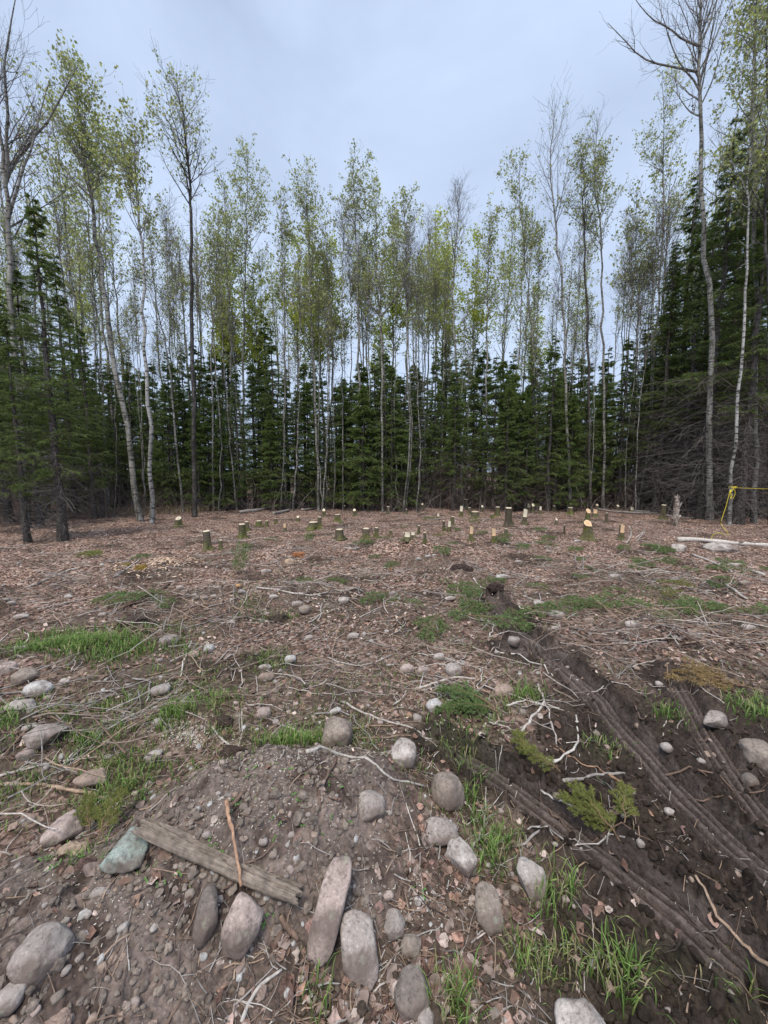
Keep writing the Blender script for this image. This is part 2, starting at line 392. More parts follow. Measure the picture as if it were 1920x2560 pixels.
def build_ground():
    az0 = R_(62); n_in = 560
    a_in = np.linspace(-az0, az0, n_in); a_out = np.linspace(az0, 2 * PI - az0, 60)[1:-1]
    az = np.concatenate([a_in, a_out])
    rr = np.concatenate([np.geomspace(.55, 5, 620), np.geomspace(5.04, 26, 170), np.geomspace(27, 400, 24)])
    A, Rr = np.meshgrid(az, rr); X = Rr * np.sin(A); Y = Rr * np.cos(A)
    Z = H(X, Y); K, Nn = X.shape
    V = np.stack([X, Y, Z], -1).reshape(-1, 3); idx = np.arange(K * Nn).reshape(K, Nn)
    F = np.stack([idx[:-1], idx[1:], np.roll(idx[1:], -1, 1), np.roll(idx[:-1], -1, 1)], -1).reshape(-1, 4)[:, ::-1]
    c = len(V); V = np.vstack([V, [0, 0, 0]]); r0 = idx[0]
    T = np.stack([np.full(Nn, c), np.roll(r0, -1), r0], -1)
    x, y = V[:, 0], V[:, 1]; mud = mud_mask(x, y); soil = soil_mask(x, y); tk = 1 - sstep(-.02, .03, track_mask(x, y))
    r = np.hypot(x, y)
    n = fbm(x * .8, y * .8, 3, 5.)
    lit = np.clip(.35 + .55 * sstep(4, 8, r + n * 3) + .5 * n, 0, 1) * (1 - mud) * (1 - .85 * soil)
    base = np.zeros((len(V), 3)); base[:] = (.105, .080, .064)
    def mixin(m, col): base[:] = base * (1 - m[:, None]) + np.array(col) * m[:, None]
    mixin(churn_mask(x, y) * .9, (.050, .036, .029)); lit = lit * (1 - .8 * churn_mask(x, y))
    mixin(soil, (.200, .158, .138)); mixin(soil * sstep(.0, .35, fbm(x * 5, y * 5, 3, 55.)) * .8, (.062, .043, .036)); mixin(mud, (.036, .026, .021)); mixin(tk, (.125, .098, .087)); mixin(np.clip(groove_shade(x, y), 0, 1), (.022, .015, .012))  # tread grooves painted darker, their recess shade put into the soil colour
    g = np.zeros(len(V))
    for (u, v, ru, rv, *_x) in GRASS:
        (gx, gy), (ex, _), (_, fy) = flat(u, v), flat(u + ru, v), flat(u, v - rv)
        g = np.maximum(g, np.exp(-((x - gx) / abs(ex - gx + 1e-6))**2 - ((y - gy) / abs(fy - gy + 1e-6))**2))
    mixin(g * .5, (.05, .058, .024)); lit = lit * (1 - .6 * g)
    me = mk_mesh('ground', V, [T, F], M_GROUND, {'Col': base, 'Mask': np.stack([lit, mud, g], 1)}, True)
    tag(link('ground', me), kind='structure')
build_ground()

# ------------------------------------------------------------------ trees
def grow(P, Rad, n, tr, ang, Lf, K, rng, upb=.5, wig=.12, rmax=None, weight=None, rf=.55, droop=None):
    """n side shoots of the strands P (N,K0,3): tr range along the parent, ang range from its direction."""
    N0, K0, _ = P.shape
    seg = np.linalg.norm(np.diff(P, axis=1), axis=2).sum(1); w = seg if weight is None else weight
    pi = rng.choice(N0, n, p=w / w.sum()); t = tr[0] + (tr[1] - tr[0]) * rng.random(n)
    f = t * (K0 - 1); i = np.minimum(f.astype(int), K0 - 2); fr = (f - i)[:, None]
    pos = P[pi, i] * (1 - fr) + P[pi, i + 1] * fr; T = nrm(P[pi, i + 1] - P[pi, i])
    r0 = (Rad[pi, i] * (1 - fr[:, 0]) + Rad[pi, i + 1] * fr[:, 0]) * rf
    if rmax is not None: r0 = np.minimum(r0, rmax)
    q = rng.normal(size=(n, 3)); q = nrm(q - (q * T).sum(1, keepdims=True) * T)
    a = (ang[0] + (ang[1] - ang[0]) * rng.random(n))[:, None]
    d = np.cos(a) * T + np.sin(a) * q
    L = Lf(t, pi) * (.7 + .6 * rng.random(n))
    out = np.zeros((n, K, 3)); out[:, 0] = pos; st = (L / (K - 1))[:, None]
    for k in range(1, K):
        d = d + rng.normal(size=(n, 3)) * wig; d[:, 2] += upb / (K - 1); d = nrm(d)
        out[:, k] = out[:, k - 1] + d * st
    rad = r0[:, None] * np.linspace(1, .25, K)[None]
    return out, rad, pi, t
def leaves_at(pos, rng, size, spread, per, cols, hang=.3):
    n = len(pos) * per; p = np.repeat(pos, per, 0) + rng.normal(size=(n, 3)) * spread
    a = nrm(rng.normal(size=(n, 3)) + np.array([0, 0, -hang])); b = nrm(np.cross(a, rng.normal(size=(n, 3))))
    s = (size * (.6 + .8 * rng.random(n)))[:, None]
    V = np.stack([p, p + a * s * .5 + b * s * .42, p + a * s, p + a * s * .5 - b * s * .42], 1).reshape(-1, 3)
    F = np.arange(n * 4).reshape(-1, 4)
    c = cols[rng.integers(0, len(cols), n)] * (.7 + .6 * rng.random((n, 1)))
    return V, F, np.repeat(c, 4, 0)
LEAF_GREY = np.array([(.38, .43, .18), (.45, .49, .20), (.32, .37, .15), (.42, .42, .20)])
LEAF_GREEN = np.array([(.40, .45, .12), (.46, .50, .14), (.31, .37, .10), (.50, .51, .20)])
LEAF_LIME = np.array([(.48, .55, .10), (.54, .60, .13), (.41, .48, .09), (.58, .62, .18)])
TW_GREY = (.20, .18, .165)
def make_aspen(trunk, r0, cs, W, leaf, cols, seed, n1=30, n2=150, n3=480, size=.066, bare_top=0., bark=None, extra=None, upb=.6, per=3, low=5):
    """trunk: world polyline. Returns root with trunk and crown children."""
    rng = np.random.default_rng(seed)
    base = trunk[0].copy(); P = resample(trunk - base, 22); hgt = P[-1, 2]; W = W * .95; r0 = r0 * .60; cs = min(.72, cs + .06)
    P[1:-1] += rng.normal(size=(20, 3)) * (.006 * hgt * .35)
    t = np.linspace(0, 1, 22); rad = r0 * ((1 - t)**.8 * .93 + .07) * (1 + .35 * np.exp(-t * 40))
    P[0, 2] -= .15
    A = Acc(); V, F = tubes(P, rad, 9); A.add(V, F)
    P0, R0 = P[None], rad[None]
    prof = lambda tt, pi: W * (1.0 - ((tt - cs) / (1 - cs)))**.65 * .85 + W * .22
    B1, RB1, _, t1 = grow(P0, R0, n1, (cs, .97), (R_(22), R_(50)), prof, 9, rng, upb, .07, None, None, .5)
    if extra:
        for (tt, direc, L, r) in extra:      # hand placed big limbs
            i = int(tt * 21); d = nrm(np.array(direc, float)); pp = [P[i]]
            for k in range(8):
                d = nrm(d + rng.normal(size=3) * .09 + np.array([0, 0, .06])); pp.append(pp[-1] + d * L / 8)
            B1 = np.concatenate([B1, np.array(pp)[None]]); RB1 = np.concatenate([RB1, (r * np.linspace(1, .2, 9))[None]]); t1 = np.append(t1, tt)
    D, RD, _, _ = grow(P0, R0, low, (.2, cs), (R_(60), R_(100)), lambda a, b: .5 + 0 * a, 5, rng, .1, .15, .008)
    big = tubes(B1, np.maximum(RB1, .004), 4); A.add(*big); A.add(*tubes(D, np.maximum(RD, .003), 3))
    root = link('aspen_tree', None, loc=base)
    link('trunk', A.mesh('aspen_trunk', bark or M_ASPEN, True), root)
    C = Acc()
    n2 = int(n2 * .62); n3 = int(n3 * .52)
    B2, RB2, p2, t2 = grow(B1, RB1, n2, (.12, .98), (R_(25), R_(60)), lambda a, b: .22 * W + .25 + 0 * a, 6, rng, .7, .13, .010)
    Pl = P[None, 15:]; 
    B3, RB3, _, t3 = grow(np.concatenate([B2]), RB2, n3, (.1, 1.), (R_(25), R_(65)), lambda a, b: .13 * W + .14 + 0 * a, 4, rng, .5, .18, .005)
    B4, RB4, _, _ = grow(Pl, rad[None, 15:], 30, (.0, 1.), (R_(20), R_(60)), lambda a, b: .2 * W + .15 + 0 * a, 4, rng, .8, .12, .006)
    tw = np.array(TW_GREY)
    for b, r in ((B2, RB2), (B3, RB3), (B4, RB4)):
        V, F = tubes(b, np.maximum(r, .0023), 3); C.add(V, F, tw, 0)
    if leaf > 0:
        tips = np.concatenate([B3[:, -1], B3[:, 2], B2[:, -1], B2[:, 3], B4[:, -1], B4[:, 2]])
        z = tips[:, 2] / hgt; keep = rng.random(len(tips)) < .8 * leaf * (1 - sstep(1 - bare_top - .04, 1 - bare_top + .04, z) * (bare_top > 0))
        V, F, c = leaves_at(tips[keep], rng, size, .04, per, cols); C.add(V, F, c, 1)
    link('crown', C.mesh('aspen_crown', [M_TWIG, M_LEAF]), root)
    return root

def needles_on(S, rng, per, ln, wd, cols, spread=.7, t0=.0):
    N0, K0, _ = S.shape; n = N0 * per; pi = np.repeat(np.arange(N0), per)
    t = t0 + (1 - t0) * rng.random(n); f = t * (K0 - 1); i = np.minimum(f.astype(int), K0 - 2); fr = (f - i)[:, None]
    pos = S[pi, i] * (1 - fr) + S[pi, i + 1] * fr; T = nrm(S[pi, i + 1] - S[pi, i])
    q = rng.normal(size=(n, 3)); q[:, 2] *= .6; q = nrm(q - (q * T).sum(1, keepdims=True) * T)
    d = nrm(T * .8 + q * spread); w = nrm(np.cross(d, rng.normal(size=(n, 3))))
    l = (ln * (.6 + .8 * rng.random(n)))[:, None]
    V = np.stack([pos + w * wd, pos - w * wd, pos + d * l], 1).reshape(-1, 3)
    c = cols[rng.integers(0, len(cols), n)] * (.65 + .7 * rng.random((n, 1)))
    return V, np.arange(n * 3).reshape(-1, 3), np.repeat(c, 3, 0)
ND = np.array([(.13, .20, .055), (.17, .24, .062), (.095, .155, .048), (.22, .28, .07)])
ND2 = np.array([(.17, .25, .07), (.14, .21, .06), (.22, .28, .085)])
def make_spruce(hgt, Wd, cs, seed, nb=90, per2=11, pn=19, ln=.065, wd=.0062, lean=(0, 0), r0=None, dead=60, cols=ND, dead_l=1.0):
    rng = np.random.default_rng(seed); t = np.linspace(0, 1, 16)
    P = np.zeros((16, 3)); P[:, 2] = t * hgt; P[:, 0] = lean[0] * t; P[:, 1] = lean[1] * t; P[1:-1, :2] += rng.normal(size=(14, 2)) * .02
    r0 = r0 or .013 * hgt; rad = r0 * (1 - t * .96) * (1 + .3 * np.exp(-t * 30)); P[0, 2] -= .15
    root = link('spruce_tree', None)
    A = Acc(); A.add(*tubes(P, rad, 8)); link('trunk', A.mesh('spruce_trunk', M_SPRB, True), root)
    prof = lambda tt, pi: (.45 + .95 * rng.random(len(tt))) * Wd * np.minimum(1, (1 - tt) / (1 - cs))**.95 * (.9 - .25 * np.exp(-((tt - cs) / .08)**2)) + .05
    B1, RB1, _, t1 = grow(P[None], rad[None], nb, (cs, .985), (R_(72), R_(102)), prof, 7, rng, .14, .04, .014)
    L1 = np.linalg.norm(B1[:, -1] - B1[:, 0], axis=1)
    sag = (np.linspace(0, 1, 7)**1.3)[None] * (L1 * .22 * (1.15 - t1))[:, None]; B1[:, :, 2] -= sag
    n2 = nb * per2
    pi = np.repeat(np.arange(nb), per2); tt = .12 + .86 * rng.random(n2); f = tt * 6; i = np.minimum(f.astype(int), 5); fr = (f - i)[:, None]
    pos = B1[pi, i] * (1 - fr) + B1[pi, i + 1] * fr; T = nrm(B1[pi, i + 1] - B1[pi, i])
    side = nrm(np.cross(T, np.array([0, 0, 1.]))) * rng.choice([-1, 1], n2)[:, None]
    d = nrm(T * .75 + side * .8 + rng.normal(size=(n2, 3)) * .16 + np.array([0, 0, -.10]))
    l = (L1[pi] * .36 * (1.15 - tt) + .07) * (.7 + .6 * rng.random(n2))
    B2 = pos[:, None] + d[:, None] * (l[:, None] * np.linspace(0, 1, 4))[:, :, None]
    B2[:, :, 2] -= (np.linspace(0, 1, 4)**2)[None] * (l * .18)[:, None]
    C = Acc(); C.add(*tubes(B1, np.maximum(RB1, .003), 3), C=(.10, .085, .075), m=0)
    C.add(*tubes(B2[:, ::3], np.array([.003, .001]), 3), C=(.10, .08, .06), m=0)
    V, F, c = needles_on(B2, rng, pn, ln, wd, cols); C.add(V, F, c, 1)
    V, F, c = needles_on(B1, rng, pn * 2, ln, wd, cols, t0=.25); C.add(V, F, c, 1)
    V, F, c = needles_on(P[None, 13:], rng, 120, ln, wd, cols); C.add(V, F, c, 1)
    link('crown', C.mesh('spruce_crown', [M_TWIG, M_NEEDLE]), root)
    if dead:
        D, RD, _, _ = grow(P[None], rad[None], dead, (.03, cs + .08), (R_(75), R_(115)), lambda a, b: (.35 + .6 * rng.random(dead)) * dead_l, 6, rng, -.25, .10, .008)
        D2, RD2, _, _ = grow(D, RD, dead * 4, (.2, 1), (R_(30), R_(75)), lambda a, b: .22 * dead_l + 0 * a, 4, rng, -.15, .15, .0035)
        E = Acc(); cc = np.array((.19, .165, .15) if hgt > 9 else (.17, .135, .115)); E.add(*tubes(D, np.maximum(RD, .0035), 3), C=cc); E.add(*tubes(D2, np.maximum(RD2, .0022), 3), C=cc)
        o = link('dead_limbs', E.mesh('spruce_dead_limbs', M_TWIG), root)
    return root

def trunk_line(pts, Y=None):
    """pts: photo pixels base first; base sits on the ground, the rest on the upright plane through it."""
    b, t = at(*pts[0])
    if Y is not None: b = on_plane(pts[0][0], 1270, Y); b[2] = Hs(b[0], b[1])
    out = [b] + [on_plane(u, v, b[1]) for u, v in pts[1:]]
    return np.array(out)
G = LEAF_GREY; GG = LEAF_GREEN; LM = LEAF_LIME
MIX1 = np.concatenate([G, G, GG]); MIX2 = np.concatenate([GG, G, LM])
HERO = [ # pts, Y, r0, crown start, width, leafiness, colours, options, label
 ([(62,1330),(45,1000),(27,700),(18,480),(-8,300),(-30,60)],10.5,.15,.42,2.4,0,G,dict(n1=26,n2=300,n3=900,bark=M_ASPEN,extra=[(.62,(.45,0,.9),4.0,.06),(.7,(.6,.2,.8),3.2,.05),(.55,(.5,-.2,.9),3.6,.05)]),'tall bare poplar at the far left edge, its leafless limbs spreading over the spruces'),
 ([(353,1302),(300,980),(262,740),(232,520),(205,360),(185,170)],None,.135,.50,1.75,.8,MIX1,dict(n1=36,n2=330,n3=1300,size=.07),'large leaning poplar with olive young leaves, its thick dark-based trunk left of the white birch'),
 ([(380,1308),(372,1050),(359,854),(357,640),(340,420),(342,335)],None,.10,.52,1.3,.7,MIX1,dict(bark=M_BIRCH,n3=900),'white barked birch with black scars beside the leaning poplar at the clearing edge'),
 ([(457,1285),(428,970),(412,854),(388,740),(375,560)],14.5,.065,.5,1.0,.25,G,dict(n1=24,n3=500),'thin crooked grey aspen between the white birch and the tall dark poplar'),
 ([(486,1292),(480,900),(477,640),(474,480),(462,330),(440,195)],None,.12,.46,1.65,.38,G,dict(bark=M_ASPEND,n1=34,n2=300,n3=1000,size=.07,per=2),'tallest free-standing dark poplar on the left with sparse half-open leaves against the sky'),
 ([(533,1288),(530,890),(540,740),(545,520)],15,.06,.5,1.0,.5,G,dict(n3=600),'slim grey aspen with wavy stem right of the tall dark poplar'),
 ([(612,1275),(608,900),(615,640),(620,380)],17,.10,.45,1.5,.8,MIX1,dict(n2=300,n3=1200),'full crowned olive aspen standing above the spruces left of centre'),
 ([(796,1272),(788,1000),(776,780),(770,600),(765,428)],15.5,.085,.50,1.35,.7,G,dict(n3=1000),'pale slender aspen with a rounded open crown rising left of the centre'),
 ([(900,1264),(898,1000),(893,720),(888,560),(882,418)],16,.09,.42,1.45,.7,G,dict(n3=1000),'straight white stemmed aspen with the highest crown in the centre'),
 ([(965,1262),(958,900),(942,700),(935,450)],17,.085,.42,1.4,.85,MIX1,dict(n3=1100),'bushy greenish aspen touching the centre crown on its right'),
 ([(956,1260),(954,852),(950,780),(960,600)],15,.07,.62,1.1,.5,G,dict(n1=14,bark=M_ASPEN,extra=[(.66,(-.7,0,.7),1.7,.04),(.66,(.75,0,.7),1.9,.04)]),'candelabra forked aspen with two black limbs in the middle of the stand'),
 ([(1005,1260),(1018,900),(1016,700),(1010,485)],17,.085,.45,1.15,.75,MIX1,dict(n3=900),'narrow crowned aspen standing just right of the centre group'),
 ([(1158,1255),(1140,900),(1132,720),(1142,580),(1150,470)],16,.09,.42,1.3,.75,MIX2,dict(n3=1000,bare_top=.16),'aspen with a bare twiggy top over a leafy lower crown right of centre'),
 ([(1210,1258),(1217,900),(1220,700),(1226,495)],16,.07,.42,.95,.7,MIX1,dict(n3=700),'spindly aspen with a narrow spire of leaves right of the bare topped aspen'),
 ([(1429,1279),(1415,1000),(1410,800),(1392,600),(1378,420),(1388,260)],None,.10,.55,1.7,.03,G,dict(n1=24,n2=190,n3=420,bark=M_ASPEN),'leafless poplar with a gently bowed grey trunk and open spiky top on the right'),
 ([(1345,1258),(1335,900),(1312,640),(1298,415)],16,.075,.5,1.3,.75,G,dict(n3=850),'grey green aspen just left of the bowed leafless poplar'),
 ([(1478,1262),(1470,900),(1462,640),(1458,500),(1452,360)],15,.09,.52,1.45,.7,G,dict(n3=900,bark=M_ASPEND),'poplar with black forks and drooping leaf clusters right of the leafless poplar'),
 ([(1510,1264),(1508,900),(1506,690),(1488,470),(1492,290)],15.5,.085,.5,1.35,.6,G,dict(n3=900,bare_top=.15),'tall aspen with a fan of bare top twigs beside the black forked poplar'),
 ([(1590,1258),(1596,1050),(1612,920),(1632,830)],14.5,.04,.7,.5,.2,G,dict(n1=10,n2=40,n3=90),'thin leaning young birch stem in front of the spruces on the right'),
 ([(1639,1277),(1634,1000),(1636,880),(1652,680),(1660,430),(1655,200)],None,.095,.60,1.5,.6,MIX1,dict(n3=900),'mottled grey aspen with straight trunk and a crown reaching left of the big spruce'),
 ([(1778,1297),(1780,900),(1765,640),(1752,380),(1748,180),(1742,-40),(1740,-200)],12.2,.14,.50,2.2,0,G,dict(n1=26,n2=260,n3=900,extra=[(.70,(-1,0,.28),3.0,.042),(.76,(-1,-.1,.2),2.4,.036),(.62,(-.8,0,.6),2.8,.034),(.72,(.5,.1,.9),3.3,.034),(.84,(-.45,0,.9),2.2,.03)]),'giant bare poplar on the right with long black limbs reaching out left over the sky'),
 ([(1822,1312),(1847,970),(1866,700),(1875,420),(1890,60)],None,.075,.60,1.3,.6,MIX1,dict(n3=800,bark=M_BIRCH),'pale leaning aspen with the yellow rope tied around its trunk'),
 ([(1890,1302),(1888,900),(1885,500),(1890,80),(1893,-60)],11.8,.12,.48,1.6,.7,MIX1,dict(n3=1100),'thick trunked aspen near the right edge with leaves climbing out of the frame'),
 ([(1935,1295),(1925,900),(1915,500),(1920,0)],11.0,.11,.5,1.6,.6,MIX1,dict(n3=1000,bark=M_ASPEND),'dark trunked poplar standing last at the right edge of the clearing'),
]
for i, (pts, Y, r0, cs, W, lf, cols, kw, lab) in enumerate(HERO):
    o = make_aspen(trunk_line(pts, Y), r0, cs, W, lf, cols, 100 + i, **kw)
    o.name = 'birch_tree' if kw.get('bark') is M_BIRCH else 'poplar_tree' if kw.get('bark') is M_ASPEND or 'poplar' in lab else 'aspen_tree'
    tag(o, lab, 'tree')
# background aspens: one proto per kind, then copies
def local_trunk(h, seed):
    r = np.random.default_rng(seed); t = np.linspace(0, 1, 5)[:, None]
    return np.concatenate([np.cumsum(r.normal(size=(5, 2)) * .075, 0) * (t > 0), t * h], 1)
BG_KINDS = [(12, .56, 1.3, .55, MIX1, 'grey olive'), (11, .50, 1.3, .7, MIX2, 'fresh green'), (9.5, .46, 1.2, 1.25, LM, 'bright lime'), (12, .5, 1.2, .12, G, 'nearly bare'), (10, .52, 1.1, .6, G, 'thinly leaved'), (11.5, .5, 1.0, .0, G, 'bare'), (9.5, .62, .75, .3, G, 'pole thin'), (8.0, .66, .6, .12, MIX1, 'whip thin'), (9.0, .70, .6, .0, G, 'leafless thin')]
bg_protos = [make_aspen(local_trunk(h, 40 + k), .045 if 'thin ' in nm + ' ' and nm.endswith(' thin') else .085, cs, W, lf, c, 300 + k, n1=26, n2=125, n3=430, size=.068, low=14, per=5 if nm == 'bright lime' else 4 if nm == 'fresh green' else 3) for k, (h, cs, W, lf, c, nm) in enumerate(BG_KINDS)]
rngb = np.random.default_rng(5)
used = set()
BG = []   # (photo x, distance, photo y of the top, kind)
for (u, Y, vt, k) in [(610,17.8,640,2),(575,18,690,2),(665,17.8,670,2),(640,18.6,720,2),(560,19,520,1),(695,20,640,1),(790,17.6,565,2),(830,18,600,2),(815,18.5,680,2),(745,19,600,2),(905,19,560,1),(975,18,560,2),(960,22,760,2),
                      (1060,19,600,1),(1030,21,650,1),(1115,19,575,1),(1165,17.8,590,2),(1260,20,570,1),(1310,21,720,2),(1255,23,640,4),(725,18,590,4),
                      (1285,19,540,0),(1555,20,560,4),(1580,22,640,3),(430,20,560,3),(490,22,600,4),(510,19,480,3),(300,19,500,0),(260,20,460,4),(1400,20,620,4),(1440,22,690,1),
                      (1355,23,700,3),(210,17,300,0),(150,16,330,0),(310,17,330,1),(240,18,240,0),(270,15,400,0),(330,18,470,5),(1720,17,300,0),(1680,18,380,5),(1610,19,420,4),(1850,16,140,0),(1900,17,60,0),(1800,18,250,0),(1950,15,-50,0),(90,17,300,5),(30,16,250,5),(-30,18,150,5),
                      (1905,14,100,5),(580,16,460,4),(1100,18,640,2)]:
    BG.append((u, Y, vt, k))
for j in range(120):
    Y = rngb.uniform(14.7, 18.5); BG.append((rngb.uniform(-20, 1940), Y, rngb.uniform(470, 860), int(rngb.choice([6, 7, 8, 8]))))
for j in range(16):
    Y = rngb.uniform(19, 34); u = rngb.uniform(-60, 1980); BG.append((u, Y, 640 + rngb.normal() * 70 + abs(u - 960) * -.12, int(rngb.choice([1, 2, 3, 3, 4, 5, 6]))))
bgi = 0
for (u, Y, vt, k) in BG:
    x = ray(u, 1270)[0] / ray(u, 1270)[1] * Y; top = on_plane(u, vt, Y)[2]; sc = max(.35, top / BG_KINDS[k][0])
    loc = (x, Y, Hs(x, Y)); rz = rngb.uniform(0, 6.28)
    if k not in used:
        o = bg_protos[k]; used.add(k); o.location = loc; o.rotation_euler = (0, 0, rz); o.scale = (sc,) * 3
    else: o = copy_thing(bg_protos[k], loc, rz, sc)
    front = Y < 18
    tag(o, f'{BG_KINDS[k][5]} aspen standing in the ' + ('second row of the forest edge' if front else 'crowd of stems behind the spruces'), 'tree', f'{BG_KINDS[k][5]} aspens ' + ('in the second row' if front else 'deeper in the forest'))

# spruces
SPK = [dict(hgt=6.5, Wd=1.25, cs=.12, seed=1, nb=120, cols=np.concatenate([ND, ND2])), dict(hgt=5.2, Wd=1.15, cs=.10, seed=2, nb=100, cols=ND2), dict(hgt=7.5, Wd=1.15, cs=.16, seed=3, nb=125), dict(hgt=4.2, Wd=1.1, cs=.05, seed=4, nb=95, dead=30),
       dict(hgt=6.8, Wd=1.05, cs=.38, seed=5, nb=95, dead=130, dead_l=1.5, cols=np.concatenate([ND, ND2]))]
sp = [make_spruce(**k) for k in SPK]; SPH = [k['hgt'] for k in SPK]
near = make_spruce(10.0, 1.35, .20, 21, nb=165, per2=13, pn=19, ln=.06, wd=.0065, dead=80, dead_l=1.2)
nearb = make_spruce(11.5, 1.35, .32, 22, nb=160, per2=13, pn=19, ln=.06, wd=.0065, dead=230, dead_l=1.8)
SPN = ['dense dark', 'bushy', 'tall narrow', 'small full skirted', 'dead limbed']
used = set()
def put_spruce(proto, key, u, Y, vt, label, group=None, hgt=1, rz=None, lean=0):
    x = ray(u, 1270)[0] / ray(u, 1270)[1] * Y; sc = max(.3, on_plane(u, vt, Y)[2] / hgt)
    loc = (x, Y, Hs(x, Y)); rz = rngb.uniform(0, 6.28) if rz is None else rz
    if key not in used: used.add(key); o = proto; o.location = loc; o.rotation_euler = (0, lean, rz); o.scale = (sc,) * 3
    else: o = copy_thing(proto, loc, rz, sc); o.rotation_euler = (0, lean, rz)
    return tag(o, label, 'tree', group)
put_spruce(near, 'a', 150, 8.7, 470, 'tall dark spruce on the left with drooping green boughs and a bare straight lower trunk', hgt=10, lean=.0)
put_spruce(near, 'a', 62, 8.5, 760, 'spruce filling the left edge of the photo with low green boughs near the ground', hgt=10, lean=-.02)
put_spruce(near, 'a', -60, 11.5, 520, 'dense spruce cut off by the left edge behind the edge spruce', hgt=10)
put_spruce(near, 'a', 235, 12.5, 800, 'shorter spruce behind the leaning poplar with boughs reaching right', hgt=10)
put_spruce(near, 'a', 190, 14.0, 620, 'mid height spruce seen between the tall left spruce and the leaning poplar', hgt=10)
for (u_, Y_, v_) in ((-40,9.6,640),(95,10.6,640),(150,12.2,820),(255,13.2,900),(-90,10.5,420),(20,11.8,520),(300,15.2,900),(210,15.0,760)):
    put_spruce(near, 'a', u_, Y_, v_, 'dark spruce crowding the shaded stand at the left side of the clearing', 'spruces crowding the left stand', hgt=10)
put_spruce(nearb, 'b', 1755, 12.6, 285, 'tallest spruce on the right, dark crown crossing the giant bare poplar', hgt=11.5)
put_spruce(nearb, 'b', 1850, 11.5, 430, 'spruce on the right with a thicket of dead grey limbs behind the rope', hgt=11.5)
put_spruce(nearb, 'b', 1700, 13.8, 520, 'spruce left of the tallest one with reddish bare lower stem', hgt=11.5)
put_spruce(nearb, 'b', 1940, 12.5, 380, 'dense spruce cut off by the right edge of the photo', hgt=11.5)
put_spruce(nearb, 'b', 1640, 15.5, 600, 'spruce behind the mottled aspen on the right', hgt=11.5)
put_spruce(nearb, 'b', 1800, 15.0, 380, 'tall spruce set back between the giant poplar and the rope tree', hgt=11.5)
for (u_, Y_, v_) in ((1600,15.8,790),(1640,14.6,600),(1675,15.2,420),(1725,14.2,520),(1790,14.0,250),(1835,13.6,430),(1880,13.0,190),(1925,14.5,330),(1980,12.5,150),(1560,16.5,850)):
    put_spruce(nearb, 'b', u_, Y_, v_, 'tall dark spruce packed in the stand on the right behind the rope', 'tall spruces packed in the stand on the right', hgt=11.5)
SPL = [(560,16,940,1),(600,15.6,900,0),(640,16.5,880,0),(690,15.5,790,2),(720,16.4,930,1),(765,17,880,0),(812,16.2,890,2),(860,16.8,930,1),(905,17,900,0),(965,15.8,850,0),(1000,17,920,1),(1045,16.6,900,0),
       (1085,16.2,850,2),(1130,17,930,1),(1180,16.5,920,0),(1230,16,860,0),(1275,16.8,900,1),(1320,16,880,2),(1368,15,810,2),(1400,16.5,860,0),(1455,16,880,0),(1500,16.5,840,2),(1545,15.6,820,0),(1590,16,760,2),(1630,16.8,800,0),
       (520,17,850,2),(470,16,950,1),(430,15.5,930,1),(400,17,880,0),(340,18,860,2),(290,17,900,0),(230,16,860,0),(180,15,900,1),(120,15,850,2),(60,14,820,2),(0,13.5,760,0),(500,15,1000,3),(560,15.2,1020,3),(680,15.2,1010,3),(1420,15,960,3),(250,15,1080,3),(90,12.5,1060,3),(585,18,740,2),(675,17.5,760,2),(1110,18,830,2)]
for j in range(62): SPL.append((rngb.uniform(380, 1700), rngb.uniform(15.2, 18), rngb.uniform(850, 1010), int(rngb.choice([0, 1, 2, 2, 3]))))
for j in range(60): SPL.append((rngb.uniform(-250, 2170), rngb.uniform(18, 31), rngb.uniform(930, 1020), int(rngb.choice([0, 1, 2, 4]))))
for j in range(75):
    uu = rngb.uniform(1250, 2150) if j % 3 else rngb.uniform(-250, 380); SPL.append((uu, rngb.uniform(15.5, 24), rngb.uniform(640, 900), int(rngb.choice([2, 4, 4]))) if uu > 1620 or uu < 200 else (uu, rngb.uniform(15.5, 22), rngb.uniform(850, 960), 4))
for j in range(46):
    Y = rngb.uniform(22, 27); X_ = (-1.15 + 2.3 * (j + rngb.random()) / 46) * Y; SPL.append((960 + X_ / Y * 954, Y, rngb.uniform(890, 965) , int(rngb.choice([3, 3, 1]))))
for (u, Y, vt, k) in SPL:
    if u > 1000 and Y < 24 and k in (0, 1) and rngb.random() < .5: k = 4
    fr = Y < 17.6
    if fr: vt = vt + 25
    put_spruce(sp[k], k, u, Y, vt, f'{SPN[k]} spruce ' + ('in the front wall of evergreens at the clearing edge' if fr else 'half hidden in the shade behind the front evergreens'), f'{SPN[k]} spruces ' + ('of the front wall' if fr else 'deeper in the wood'), hgt=SPH[k])

